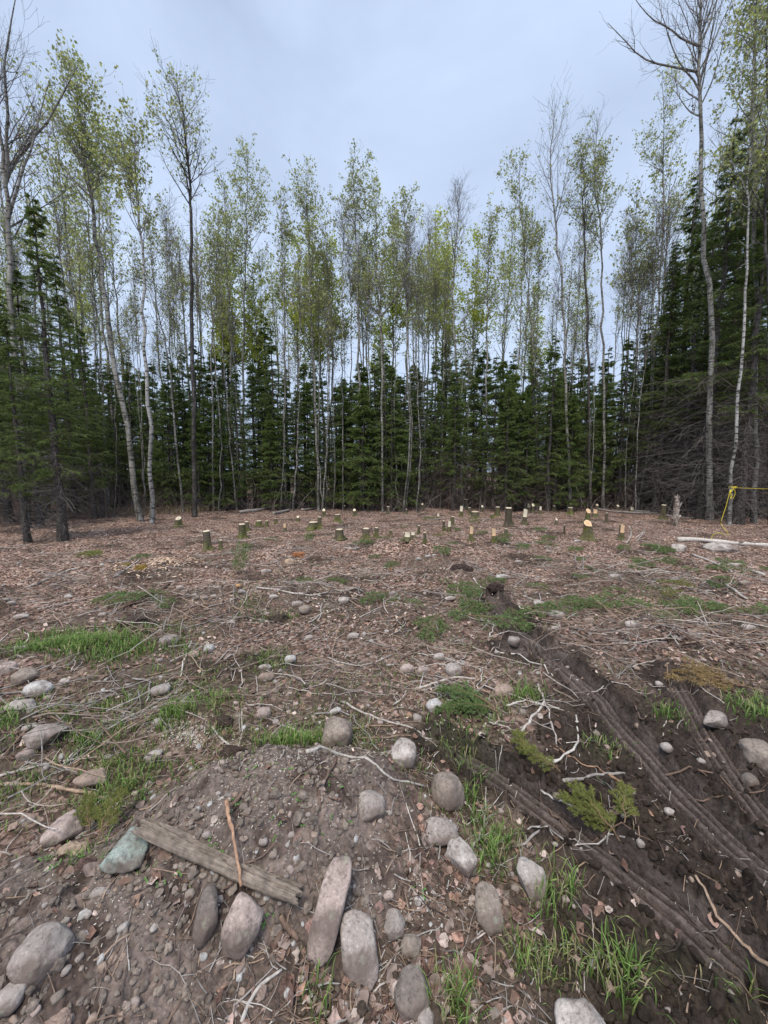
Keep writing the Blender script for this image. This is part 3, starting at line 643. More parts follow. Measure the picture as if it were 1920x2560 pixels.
# ------------------------------------------------------------------ fallen stems, leaning poles
rs = np.random.default_rng(77)
PALE = (.46, .41, .37); WHT = (.54, .50, .455); TAN = (.36, .26, .19); BRN = (.19, .13, .10); DRK = (.09, .07, .06); GRY = (.33, .30, .28); ORG = (.44, .27, .18)
def stick(pts, r0, r1, col, name='stick', up=False, wig=.012, forks=0, sides=6, lift=0, label=None, cat=None, group=None, seed=None):
    """pts photo pixels; up: the first lies on the ground, the rest stand in its upright plane."""
    b, _ = at(*pts[0]); k_ = .82 if name in ('stick', 'branch') else 1; r0, r1 = r0 * k_, r1 * k_ * .85
    W = [b] + [on_plane(u, v, b[1]) if up else at(u, v)[0] for u, v in pts[1:]]
    return stick_world(np.array(W), r0, r1, col, name, up, wig, forks, sides, lift, label, cat, group)
def stick_world(W, r0, r1, col, name='stick', up=False, wig=.012, forks=0, sides=6, lift=0, label=None, cat=None, group=None):
    n = max(7, 4 * len(W)); P = resample(W, n); L = np.linalg.norm(P[-1] - P[0])
    P[1:-1] += rs.normal(size=(n - 2, 3)) * wig * L * .5
    if not up:
        z = H(P[:, 0], P[:, 1]) + np.linspace(r0, r1, n); k = np.array([.25, .5, .25])
        zs = z.copy(); zs[1:-1] = np.maximum(z[1:-1] * .6, np.convolve(z, k, 'valid')*.6) if False else np.convolve(z, k, 'valid')
        P[:, 2] = np.maximum(zs, z - .4 * r0) + lift
    o = P[n // 2].copy() if not up else P[0].copy(); P = P - o
    A = Acc(); rad = np.linspace(r0, r1, n) * (1 + .12 * rs.normal(size=n))
    V, F = tubes(P, rad, sides, True)
    cc = np.array(col) * (.85 + .3 * rs.random()); cv = np.tile(cc, (len(V), 1)); cv[-2:] = (.5, .4, .28)
    A.add(V, F, cv)
    for k in range(forks):
        i = int(rs.integers(1, n - 2)); d = nrm(P[i + 1] - P[i]); s = nrm(np.cross(d, [0, 0, 1])) * rs.choice([-1, 1])
        l = L * rs.uniform(.12, .32); q = [P[i]]; dd = nrm(d + s * rs.uniform(.5, 1.1) + np.array([0, 0, rs.uniform(0, .35)]))
        for j in range(4): dd = nrm(dd + rs.normal(size=3) * .18); q.append(q[-1] + dd * l / 4)
        V, F = tubes(np.array(q), np.linspace(rad[i] * .6, r1 * .4, 5), 4); A.add(V, F, cc)
    ob = link(name, A.mesh(name, M_STICK, True), loc=o)
    return tag(ob, label, cat or ('branch' if name == 'branch' else 'stick' if name == 'stick' else 'log'), group)
S_ = [ # pts, r0, r1, colour, forks, name, label
 ([(-30,1962),(60,1966),(160,1975),(240,1992),(308,2008)],.0085,.012,TAN,0,'branch','long smooth brown branch running in from the left edge towards the tan stone'),
 ([(607,1988),(590,2010),(570,2036)],.013,.010,BRN,0,'stick','short dark crooked stick just above the orange stripped stick'),
 ([(568,2036),(575,2080),(590,2150),(605,2252)],.0095,.008,ORG,0,'stick','orange tan stripped stick lying across the weathered board'),
 ([(840,1898),(822,1935),(800,1972),(799,2030)],.009,.007,BRN,0,'stick','dark bent stick with a cut tip standing on the soil mound'),
 ([(765,1884),(856,1893),(960,1934),(1064,1968)],.011,.006,WHT,0,'branch','long whitish branch lying behind the mound and pointing at the peaked stone'),
 ([(1352,1978),(1411,2007),(1484,2042)],.007,.009,WHT,0,'stick','short white stick pointing into the yellow green spruce bough by the tyre rut'),
 ([(1440,1790),(1443,1859),(1400,1899),(1354,1918)],.006,.011,WHT,2,'branch','white elbow shaped branch between the two tyre ruts'),
 ([(1345,1712),(1374,1789),(1391,1862)],.010,.006,PALE,1,'branch','pale stripped branch lying near vertical beside the green bough'),
 ([(1361,1758),(1304,1832)],.013,.012,WHT,0,'stick','thick white stick slanting down left under the pale stripped branch'),
 ([(1035,1727),(1116,1702),(1188,1699)],.012,.010,PALE,1,'branch','thick pale branch piece lying above the green spruce bough in the middle'),
 ([(1238,1628),(1301,1639),(1353,1665),(1382,1692)],.008,.006,WHT,0,'branch','curved white branch crossing the start of the big tyre rut'),
 ([(1374,1866),(1460,1915),(1568,1964)],.004,.004,ORG,0,'stick','thin reddish twig beside the yellow green bough'),
 ([(1385,1862),(1500,1930),(1590,1975)],.004,.003,ORG,0,'stick','second thin reddish twig, right of the first beside the yellow green bough'),
 ([(1408,1957),(1481,1943),(1562,1934)],.012,.008,GRY,1,'branch','thick grey branch lying level above the yellow green bough'),
 ([(1738,2193),(1793,2299),(1857,2363),(1930,2420)],.006,.010,TAN,1,'branch','long tan crooked branch lying on the wet black soil in the lower right corner'),
 ([(1690,1660),(1664,1660),(1668,1692),(1685,1733)],.008,.009,TAN,0,'branch','hook shaped tan branch standing out of the mud right of the big rut'),
 ([(1733,1702),(1811,1760)],.006,.006,WHT,0,'stick','straight pale stick pointing at the muddy angular rock'),
 ([(1671,1777),(1645,1897)],.005,.004,PALE,1,'stick','thin upright looking stick between the big rut and the muddy angular rock'),
 ([(479,1605),(462,1650),(450,1695)],.010,.008,WHT,0,'stick','white stick lying beside the grey round stone on the left'),
 ([(436,1701),(475,1702),(514,1698)],.022,.017,BRN,0,'branch','short thick brown branch piece with reddish bark'),
 ([(-20,1730),(100,1690),(208,1647),(326,1620)],.006,.003,GRY,3,'branch','long grey twiggy branch sweeping up across the bright grass patch'),
 ([(503,1691),(579,1621),(654,1587),(694,1570)],.008,.006,GRY,3,'branch','long thin branch rising right of the whitish angular stone'),
 ([(165,1905),(243,1835),(295,1812)],.007,.004,PALE,2,'branch','pale branch slanting up from the slab of grey rock'),
 ([(-20,1948),(145,1905),(280,1888)],.008,.004,PALE,4,'branch','many forked pale branch at the left edge above the tan stone'),
 ([(-20,1897),(75,1841),(165,1853)],.008,.005,DRK,2,'branch','dark branch bent over beside the grey slab at the left edge'),
 ([(272,1762),(312,1786),(352,1783)],.007,.004,PALE,1,'stick','pale curved stick in the grass left of the seed strewn patch'),
 ([(530,1820),(587,1873)],.007,.006,WHT,0,'stick','short white stick crossing the upright twig behind the mound'),
 ([(605,1773),(602,1847),(577,1895)],.005,.005,PALE,1,'stick','thin bent twig meeting the short white stick behind the mound'),
 ([(655,1783),(706,1815),(806,1850)],.005,.007,PALE,2,'branch','slim branch leading from the pink stone to the big round stone'),
 ([(852,1757),(926,1789),(1000,1815),(1080,1850)],.010,.006,PALE,3,'branch','long branch lying between the big round stone and the left tyre rut'),
 ([(603,2560),(640,2479),(705,2427)],.007,.006,WHT,0,'branch','curved white root at the bottom of the photo left of the long pink stone'),
 ([(702,2297),(746,2355)],.013,.010,BRN,0,'stick','stubby brown stick below the right end of the weathered board'),
 ([(688,2370),(706,2335)],.014,.012,BRN,0,'stick','short fat root piece beside the stubby brown stick'),
 ([(640,1470),(729,1485),(787,1489),(832,1479)],.014,.011,PALE,1,'branch','long pale branch in the middle distance above the pair of brown stones'),
 ([(772,1558),(812,1530)],.013,.01,PALE,0,'branch','short pale branch behind the single rounded grey stone in the middle'),
 ([(836,1476),(908,1480)],.012,.012,PALE,0,'branch','straight pale branch left of the two round middle stones'),
 ([(81,1466),(170,1428),(230,1415)],.022,.012,PALE,2,'branch','long pale branch on the leaf litter at the far left'),
 ([(289,1443),(349,1400)],.020,.014,WHT,0,'branch','whitish pole lying aslant beside the orange moss lumps'),
 ([(284,1445),(343,1403)],.014,.010,GRY,0,'branch','grey pole lying against the whitish pole'),
 ([(297,1528),(366,1489),(426,1458)],.030,.020,BRN,3,'branch','thick dark root wood twisting out of the churned soil on the left'),
 ([(602,1520),(623,1470),(617,1447)],.008,.006,WHT,0,'stick','thin white stick standing curved right of the orange lump'),
 ([(1731,1389),(1790,1414),(1834,1436)],.026,.020,WHT,0,'branch','thick white pole lying below the big flat rock on the right'),
 ([(1814,1464),(1868,1500)],.022,.018,WHT,1,'branch','white pole right of the cut boughs, close to the dark stone'),
 ([(1656,1428),(1720,1440),(1789,1468)],.014,.008,PALE,3,'branch','arched pale branch lying over the cut spruce boughs'),
 ([(1180,1530),(1140,1550),(1195,1492)],.008,.006,WHT,0,'branch','thin white branch looping beside the large spruce bough patch'),
 ([(1216,1458),(1222,1440),(1262,1395)],.010,.007,PALE,1,'branch','pale arching twig behind the dark root clump'),
 ([(1183,1447),(1232,1490)],.012,.010,WHT,0,'branch','straight white branch lying over the large spruce bough patch'),
 ([(960,1420),(1000,1430),(1035,1446)],.014,.010,PALE,1,'branch','pale curved branch in the middle of the far litter'),
 ([(861,1372),(900,1371)],.020,.018,WHT,0,'branch','short white log piece in front of the mossy middle stumps'),
 ([(1880,1432),(1912,1442)],.030,.028,WHT,0,'log_piece','short white log piece at the right edge of the clearing'),
 ([(1012,1338),(1040,1350),(1070,1370)],.010,.006,PALE,1,'branch','thin branch running down from the tilted cut discs'),
 ([(1565,1360),(1578,1335),(1573,1316)],.02,.014,WHT,1,'branch','bleached white branch standing upright in the brush pile'),
]
for pts, r0, r1, c, fk, nm, lab in S_:
    up = lab.startswith('bleached')
    stick(pts, r0, r1, c, nm, up=up, forks=fk, lift=.05 if lab.startswith('orange tan') else 0, label=lab, cat='log' if nm == 'log_piece' else None)
for pts, lab in (([(1590,1355),(1604,1338),(1612,1322),(1605,1310)],'bleached crooked branch curling up at the right of the brush pile'), ([(1590,1345),(1608,1330),(1614,1340)],'small bleached branch lying lowest in the brush pile'),
                 ([(1556,1352),(1590,1358),(1618,1350)],'level bleached branch at the foot of the brush pile')):
    stick(pts, .014, .008, WHT, 'branch', up=True, forks=2, label=lab)
LOGS = [([(1693,1355),(1800,1361),(1935,1370)],.050,.046,WHT,'birch_log','long straight white birch log lying behind the big flat rock at the right edge'),
 ([(1022,1233),(1099,1257),(1188,1264),(1283,1270)],.055,.035,GRY,'fallen_trunk','long grey fallen trunk lying along the back of the clearing behind the small stumps'),
 ([(1160,1262),(1210,1252),(1245,1243)],.09,.07,DRK,'fallen_trunk','dark fallen trunk crossing the grey one at the back of the clearing'),
 ([(1492,1274),(1565,1283),(1655,1286)],.045,.035,GRY,'fallen_trunk','low grey trunk lying on leaves between the snag and the orange topped stump'),
 ([(1578,1279),(1655,1284)],.04,.04,WHT,'birch_log','short white birch log at the foot of the dark stump on the right'),
 ([(1650,1289),(1770,1297)],.035,.025,PALE,'fallen_trunk','thin pale fallen trunk behind the torn birch snag'),
 ([(600,1284),(645,1279),(690,1268)],.07,.06,GRY,'fallen_trunk','grey fallen trunk at the wood edge left of the stumps'),
 ([(684,1287),(723,1278)],.06,.06,GRY,'fallen_trunk','short grey log lying at the wood edge'),
 ([(755,1277),(800,1270),(850,1268)],.045,.04,GRY,'fallen_trunk','slender grey fallen trunk under the centre trees'),
 ([(838,1262),(880,1250),(893,1246)],.04,.035,GRY,'fallen_trunk','short pale trunk propped in the brush behind the centre stumps')]
for pts, r0, r1, c, nm, lab in LOGS: stick(pts, r0, r1, c, nm, sides=9, forks=0, wig=.006, label=lab, cat='log')
POLES = [([(987,1262),(950,1238),(906,1208)],'broken grey stem leaning steeply left in the shade behind the back stumps'),([(985,1262),(1010,1130),(1030,1035)],'thin white dead stem leaning right in the centre of the wood edge'),
 ([(1072,1262),(1055,1120),(1040,1035)],'thin pale dead stem leaning left right of the white dead stem'),([(1495,1262),(1530,1195),(1556,1140)],'dead pole leaning right at the edge of the wood on the right'),
 ([(960,1262),(935,1225),(900,1200)],'short grey pole leaning left under the dark centre spruces'),([(1465,1275),(1440,1215),(1455,1190)],'broken dead twig stem leaning by the bowed leafless poplar'),([(880,1266),(850,1200),(820,1180)],'bent grey sapling leaning left behind the middle stumps')]
for pts, lab in POLES: stick(pts, .022, .012, PALE, 'leaning_stem', up=True, forks=1, label=lab, cat='dead stem')

# ------------------------------------------------------------------ undergrowth at the wood's edge
def undergrowth():
    A = Acc(); n = 3400
    x = rs.uniform(-24, 24, n); x[:700] = rs.uniform(-13, -7.5, 700); y = 13.6 + .35 * rs.random(n) + rs.random(n)**1.3 * 7 - .012 * x * x
    keep = ~((y < 14.6) & (np.abs(x) < 9) & (rs.random(n) < .6)); x, y = x[keep], y[keep]; n = len(x)
    h = rs.uniform(.25, 1.5, n); P = np.zeros((n, 5, 3)); P[:, 0] = np.stack([x, y, H(x, y) - .02], 1)
    d = nrm(np.stack([rs.normal(size=n) * .7, rs.normal(size=n) * .7, rs.uniform(.1, 1, n)], 1))
    for k in range(1, 5): d = nrm(d + rs.normal(size=(n, 3)) * .22); P[:, k] = P[:, k - 1] + d * (h / 4)[:, None]
    V, F = tubes(P, np.linspace(.007, .002, 5), 3); c = np.repeat(np.array([(.20, .15, .13), (.28, .24, .22), (.15, .10, .085)])[rs.integers(0, 3, n)], 15, 0); A.add(V, F, c)
    Q, RQ, _, _ = grow(P, np.full((n, 5), .004), n * 2, (.2, 1), (R_(25), R_(70)), lambda a, b: .3 + 0 * a, 4, rs, .1, .2, .003)
    A.add(*tubes(Q, np.maximum(RQ, .0015), 3), C=(.20, .16, .14))
    tag(link('undergrowth', A.mesh('undergrowth', M_TWIG)), 'tangle of dead brown twigs and brush along the shaded foot of the forest', 'undergrowth', kind='stuff')
undergrowth()

# ------------------------------------------------------------------ stumps
def stump(u, vt, vb, w, cut='flat', moss=.5, dark=0., lean=0., top=(.78, .64, .44)):
    b, t = at(u, vb); r = w / 2 * t / FPX * .95; up = on_plane(u, vt, b[1])[2] - b[2]; h = max(up, .05)
    rg = np.random.default_rng(int(u * 7 + vb)); n = 14; a = np.arange(n) * 2 * PI / n
    root = link('tree_stump', None, loc=b, rot=(0, lean, 0)); A = Acc()
    zz = np.array([-.06, 0, .06, .16, .35, .6, .82, 1.0]); ring = []
    lob = 1 + .10 * np.cos(a * 3 + rg.random() * 6) + .05 * rg.normal(size=n)
    f = {'flat': .04, 'slant': .35, 'face': .0}[cut] * h
    if cut == 'face':
        f = .5 * h; zz = np.array([-.06, 0, .08, .2, .35, .49, .501, .7, 1.0])
    for k, z in enumerate(zz):
        fl = 1 + .75 * math.exp(-max(z, 0) * h / .06); rr_ = r * fl * (1 + (lob - 1) * (1 + 2 * (z < .2))) * (1 + .03 * rg.normal(size=n))
        Z = np.full(n, z * h)
        yy = rr_ * np.sin(a)
        if cut == 'face': yy = np.maximum(yy, -.2 * r) if z > .5 else yy
        else: Z = Z - (z**6) * f * (.5 - np.sin(a) / 2)
        ring.append(np.stack([rr_ * np.cos(a), yy, Z], 1))
    V = np.array(ring); K = len(zz); idx = np.arange(K * n).reshape(K, n)
    F = np.stack([idx[:-1], np.roll(idx[:-1], -1, 1), np.roll(idx[1:], -1, 1), idx[1:]], -1).reshape(-1, 4)
    zc = np.clip(V[..., 2].ravel() / h, 0, 1); bk = np.array((.15, .12, .10)) * (1 - .55 * dark); ms = np.array((.13, .14, .035))
    mm = np.clip(moss * (1.25 - zc) + .25 * rg.normal(size=len(zc)), 0, 1)[:, None]
    A.add(V.reshape(-1, 3), F, bk * (1 - mm) + ms * mm); link('bark', A.mesh('stump_bark', M_MOSSB, True), root)
    T = V[-1] * np.array([.93, .93, 1]); T[:, 2] += .003; c = T.mean(0); mid = c + (T - c) * .3
    VV = np.vstack([T, mid, c]); i = np.arange(n); j = np.roll(i, -1)
    Fq = np.stack([i, j, n + j, n + i], 1); Ft = np.stack([n + i, n + j, np.full(n, 2 * n)], 1)
    if cut == 'face':        # hinge: a split upright face above a sawn ledge
        y0 = -.2 * r - .004; w_ = r * .93; l = h * .5 + .004; fr_ = np.array([[-w_, y0, l], [w_, y0, l], [w_ * 1.0, y0, h * .98], [-w_ * .9, y0, h + .004]])
        th = np.linspace(PI, 2 * PI, 7); led = np.stack([w_ * np.cos(th), np.minimum(w_ * np.sin(th), -.2 * r), 0 * th + l], 1)
        VV = np.vstack([VV, fr_, led, [[0, -.2 * r, l]]]); b0 = 2 * n + 1; Fq = np.vstack([Fq, [[b0, b0 + 1, b0 + 2, b0 + 3]]]); Ft = np.vstack([Ft, [[b0 + 4 + q_, b0 + 5 + q_, b0 + 11] for q_ in range(6)]])
    cc = np.tile(np.array(top), (len(VV), 1)); cc[n:2 * n] *= np.array([.88, .8, .7]); cc[2 * n] *= .75
    link('cut_face', mk_mesh('stump_cut', VV, [Ft, Fq], M_CUT, cc), root)
    return root, t, h, r
PALEW = (.82, .74, .58); ORW = (.80, .57, .36)
STUMPS = [(519,1327,1374,19,'flat',.55,0),(553,1350,1374,8,'flat',.6,.3),(605,1310,1343,17,'flat',.7,.2),(619,1304,1328,10,'flat',.6,.3),(447,1292,1316,15,'slant',.6,.3),
 (647,1302,1315,14,'flat',.8,.2),(667,1302,1318,7,'flat',.5,.2),(712,1309,1328,7,'face',.3,0),(783,1305,1323,23,'flat',.8,.1),(799,1292,1316,9,'flat',.6,.3),(845,1286,1302,14,'flat',.8,.2),
 (849,1323,1348,19,'flat',.4,.2),(915,1321,1347,17,'flat',.5,0),(941,1319,1343,9,'flat',.6,.2),(977,1325,1338,6,'flat',.5,.2),(1017,1332,1351,15,'face',.4,0),(1032,1331,1343,11,'face',.3,0),
 (1062,1331,1356,7,'flat',.6,.4),(1046,1314,1335,6,'flat',.5,.4),(1109,1302,1328,6,'flat',.5,.6),(1122,1303,1330,8,'face',.5,.3),(1129,1291,1315,8,'flat',.6,.4),(1177,1317,1351,10,'face',.6,.3),
 (1234,1322,1356,11,'face',.6,.3),(1188,1279,1297,19,'flat',.5,.3),(1152,1265,1291,8,'face',.6,.5),(1174,1269,1286,7,'flat',.5,.5),(1163,1248,1273,13,'flat',.1,.7),(1243,1267,1291,12,'flat',.6,.5),
 (1229,1285,1296,7,'flat',.6,.2),(1271,1269,1315,17,'flat',.2,.7),(1276,1244,1268,8,'slant',.2,.8),(919,1256,1276,7,'slant',.5,.5),(956,1260,1278,7,'slant',.4,.5),(887,1272,1290,8,'slant',.4,.5),
 (810,1272,1291,8,'slant',.4,.5),(971,1266,1284,8,'flat',.3,.5),(1055,1258,1273,6,'slant',.2,.6),(1087,1255,1267,5,'slant',.2,.6),(1015,1273,1286,5,'flat',.3,.6),(1310,1273,1311,11,'face',.2,.6),
 (1322,1259,1278,8,'face',.2,.6),(1332,1259,1282,7,'slant',.2,.7),(1426,1269,1286,13,'flat',.9,.2),(1468,1272,1308,12,'slant',.6,.5),(1487,1274,1292,11,'face',.4,.4),(1469,1301,1348,21,'slant',.6,0),
 (1553,1312,1350,11,'face',.6,.4),(1515,1282,1307,6,'flat',.2,.6),(1579,1268,1282,8,'face',.3,.6),(1658,1262,1298,11,'flat',.4,.7),(1411,1312,1336,4,'flat',.2,.7),(1493,1260,1274,6,'slant',.2,.6),(1473,1251,1274,9,'flat',.2,.7),(1205,1263,1280,6,'slant',.3,.5),(1350,1266,1284,6,'face',.3,.5),(1385,1262,1278,7,'slant',.4,.5),(1545,1262,1278,6,'slant',.4,.4),(860,1262,1276,6,'slant',.3,.4),(1000,1262,1275,6,'slant',.3,.5),(745,1290,1304,7,'slant',.6,.3),(1095,1284,1298,6,'face',.4,.4),(690,1296,1308,7,'flat',.6,.3),(1265,1322,1336,7,'flat',.5,.4),(1390,1296,1312,6,'slant',.4,.5)]
built = []
for (u, vt, vb, w, cut, moss, dk) in STUMPS:
    o, t, h, r = stump(u, vt, vb, w, cut, moss, dk, rs.normal() * .04, ORW if (u in (1469, 1468, 1553, 1487, 712, 1177, 1234)) else PALEW)
    built.append([u, vb, o, h, r, cut, moss, dk])
ORD = ['first','second','third','fourth','fifth','sixth','seventh','eighth','ninth','tenth','eleventh','twelfth','thirteenth','fourteenth','fifteenth','sixteenth','seventeenth','eighteenth','nineteenth','twentieth','twenty-first','twenty-second','twenty-third','twenty-fourth']
ORD += ['twenty-fifth','twenty-sixth','twenty-seventh','twenty-eighth','twenty-ninth','thirtieth'] + ['thirty-' + o for o in ORD[:9]] + ['fortieth']
def band(vb): return 'front' if vb > 1333 else 'middle' if vb > 1299 else 'back'
for bd in ('front', 'middle', 'back'):
    L = sorted([q for q in built if band(q[1]) == bd], key=lambda q: q[0])
    for i, (u, vb, o, h, r, cut, moss, dk) in enumerate(L):
        cutw = {'flat': 'level pale cut', 'slant': 'slanting cut', 'face': 'tall bright cut face'}[cut]
        size = ('tall ' if h > .34 else 'low ' if h < .18 else '') + ('thin' if r < .05 else 'thick' if r > .10 else 'slim')
        tag(o, f'{size} {"mossy" if moss > .5 else "dark" if dk > .55 else "brown"} stump, {cutw}, {ORD[i]} from the left in the {bd} row', 'tree stump', 'stumps in the clearing')
# torn birch snag
def snag():
    b, t = at(1687, 1314); top = on_plane(1687, 1232, b[1])[2] - b[2]; r = .072; n = 16; a = np.arange(n) * 2 * PI / n; rg = np.random.default_rng(3)
    root = link('birch_snag', None, loc=b); R1 = []
    for z in np.linspace(-.05, 1, 12):
        jag = rg.random(n) * (.14 if z == 1 else 0)
        R1.append(np.stack([r * (1.1 - .2 * z) * np.cos(a), r * (1.1 - .2 * z) * np.sin(a), z * top - jag], 1))
    V = np.array(R1); idx = np.arange(12 * n).reshape(12, n); F = np.stack([idx[:-1], np.roll(idx[:-1], -1, 1), np.roll(idx[1:], -1, 1), idx[1:]], -1).reshape(-1, 4)
    c = np.where(rg.random((12 * n, 1)) < .45, np.array([(.08, .06, .05)]), np.array([(.38, .32, .27)]))
    link('trunk', mk_mesh('snag_trunk', V.reshape(-1, 3), F, M_MOSSB, c), root)
    for k in range(14):
        aa = rg.uniform(PI, 2 * PI); z = rg.uniform(.1, .95) * top; w = rg.uniform(.02, .05); l = rg.uniform(.05, .13)
        e = np.array([np.cos(aa), np.sin(aa), 0]); s = np.array([-e[1], e[0], 0]); p = e * r * 1.03 + [0, 0, z]
        q = np.array([p - s * w, p + s * w, p + s * w + [0, 0, l] + e * .02, p - s * w * .7 + [0, 0, l * .8] + e * .05]); q2 = q + e * .004
        link('bark_flake', mk_mesh('bark_flake', np.vstack([q, q2]), np.array([[0, 1, 2, 3], [7, 6, 5, 4], [0, 4, 5, 1], [1, 5, 6, 2], [2, 6, 7, 3], [3, 7, 4, 0]]), M_MOSSB, np.tile((.62, .55, .47), (8, 1))), root)
    tag(root, 'upright torn birch snag with peeling pale bark near the right wood edge', 'tree snag')
snag()

# ------------------------------------------------------------------ yellow rope
def rope():
    b = at(1822, 1312)[0]; Y = b[1]; r = .0065; yc = (.80, .66, .06)
    k = on_plane(1832, 1219, Y); kx = k + np.array([0, -.10, 0])
    root = link('yellow_rope', None, loc=kx)
    def seg(nm, pts, rr_=r, sd=6):
        V, F = tubes(np.array(pts) - kx, rr_, sd, True); link(nm, mk_mesh(nm, V, F, M_ROPE, np.tile(yc, (len(V), 1)), True), root)
    far = on_plane(2300, 1224, Y); t = np.linspace(0, 1, 24)[:, None]; line = kx * (1 - t) + far * t; line[:, 2] -= .05 * np.sin(t[:, 0] * PI); seg('taut_line', line)
    a = np.linspace(0, 2 * PI * 2.6, 50); seg('trunk_loop', np.stack([k[0] + .095 * np.cos(a), k[1] + .095 * np.sin(a), k[2] + .012 * a / PI - .02], 1))
    p = [on_plane(1832, 1219, Y - .11), on_plane(1838, 1232, Y - .13), on_plane(1831, 1247, Y - .12), on_plane(1824, 1236, Y - .11), on_plane(1834, 1222, Y - .12)]; seg('knot_loop', resample(p, 24))
    p = [on_plane(1828, 1224, Y - .12), on_plane(1826, 1232, Y - .14), on_plane(1829, 1240, Y - .12), on_plane(1826, 1246, Y - .12)]; seg('knot', resample(p, 16), .014)
    g = [on_plane(1825, 1226, Y - .12), on_plane(1816, 1262, Y - .16), on_plane(1804, 1300, Y - .2), at(1804, 1318)[0] + [0, 0, .06], at(1820, 1338)[0] + [0, 0, .01], at(1797, 1334)[0] + [0, 0, .02], at(1782, 1339)[0] + [0, 0, .01], at(1776, 1350)[0] + [0, 0, .01], at(1752, 1346)[0] + [0, 0, .01]]
    g = resample(g, 70); gz = H(g[:, 0], g[:, 1]) + r; g[:, 2] = np.maximum(g[:, 2], gz); seg('hanging_tail', g)
    tag(root, 'bright yellow rope tied round the pale leaning aspen, its tail hanging to the ground', 'rope')
rope()

# ------------------------------------------------------------------ stones
import bmesh
ICO = {}
for lv in (1, 2, 3, 4, 5):
    bm = bmesh.new(); bmesh.ops.create_icosphere(bm, subdivisions=lv, radius=1)
    ICO[lv] = (np.array([v.co for v in bm.verts]), np.array([[v.index for v in f.verts] for f in bm.faces])); bm.free()
def stone_shape(lv, seed, ang=.5, fine=.03, peak=0):
    rg = np.random.default_rng(seed); V, F = ICO[lv]; V = V.copy()
    pw = rg.uniform(.62, .88); V = np.sign(V) * np.abs(V)**pw; V /= np.linalg.norm(V, axis=1).mean()
    V *= (1 + (.16 + .55 * ang) * perlin3(V * 1.1 + rg.random(3) * 40))[:, None]
    for k in range(int(5 + 8 * ang)):
        n = nrm(rg.normal(size=3)); c = 1.05 - rg.uniform(.10, .42) * (.45 + ang); d = V @ n; ex = np.maximum(d - c, 0); V -= n * (ex * min(.98, .78 + .25 * ang))[:, None]
    if peak: V[:, :2] *= (1 - peak * np.clip(V[:, 2:], -1, 1) * .5)
    V *= (1 + fine * 1.3 * perlin3(V * 3.2 + 9)[:, None] + fine * .8 * perlin3(V * 9 + 3)[:, None] + fine * .35 * perlin3(V * 24 + 3)[:, None])
    V /= np.abs(V).max(0); return V, F
GR = (.40, .35, .32); LG = (.49, .44, .405); PK = (.48, .385, .345); TN = (.40, .30, .24); DK = (.20, .17, .15); WH = (.56, .54, .52); GN = (.34, .40, .36); BR = (.30, .25, .21)
def stone(u, v, w, h, col, label, ang=.45, rot=0, ck=.75, bury=.38, tilt=None, peak=0, name='stone', grp=None, lv=None):
    p, t = at(u, v + h * .22); a = w / 2 * t / FPX * .95; hh = h / 2 * t / FPX * .95
    r = ray(u, v); th = math.atan2(-r[2], math.hypot(r[0], r[1])); th = max(th, .08)
    b = hh / math.sqrt(math.sin(th)**2 + (ck * math.cos(th))**2); b = min(b, a * 1.15); c = ck * min(b, a * 1.1)
    if tilt is not None: b = hh * .86; c = ck * a; a *= .95
    if th < .35: b = max(a * .75, .5 * b); c = min(hh / math.cos(th) * .95, a * .9)
    px = w * .4
    lv = lv or (4 if px > 18 else 3 if px > 7 else 2)
    V, F = stone_shape(lv, int(u * 13 + v * 7), ang, .055, peak)
    V = V * np.array([a, b, c])
    if tilt is None: V[:, 2] += c * (1 - 2 * bury)
    M = Matrix.Rotation(rot, 3, 'Z')
    if tilt is not None: M = Matrix.Rotation(tilt[1], 3, 'Z') @ Matrix.Rotation(tilt[0], 3, 'X')
    V = V @ np.array(M).T
    q = at(u, v)[0] if tilt is not None else p
    o = link(name, mk_mesh('stone', V, F, M_STONE, None, True), loc=(q[0], q[1], Hs(q[0], q[1]) + (0 if tilt is None else tilt[2])))
    kk = .88 + .24 * rs.random(); o.color = (*[min(1, x * kk) for x in col], 1)
    return tag(o, label, 'stone', grp)
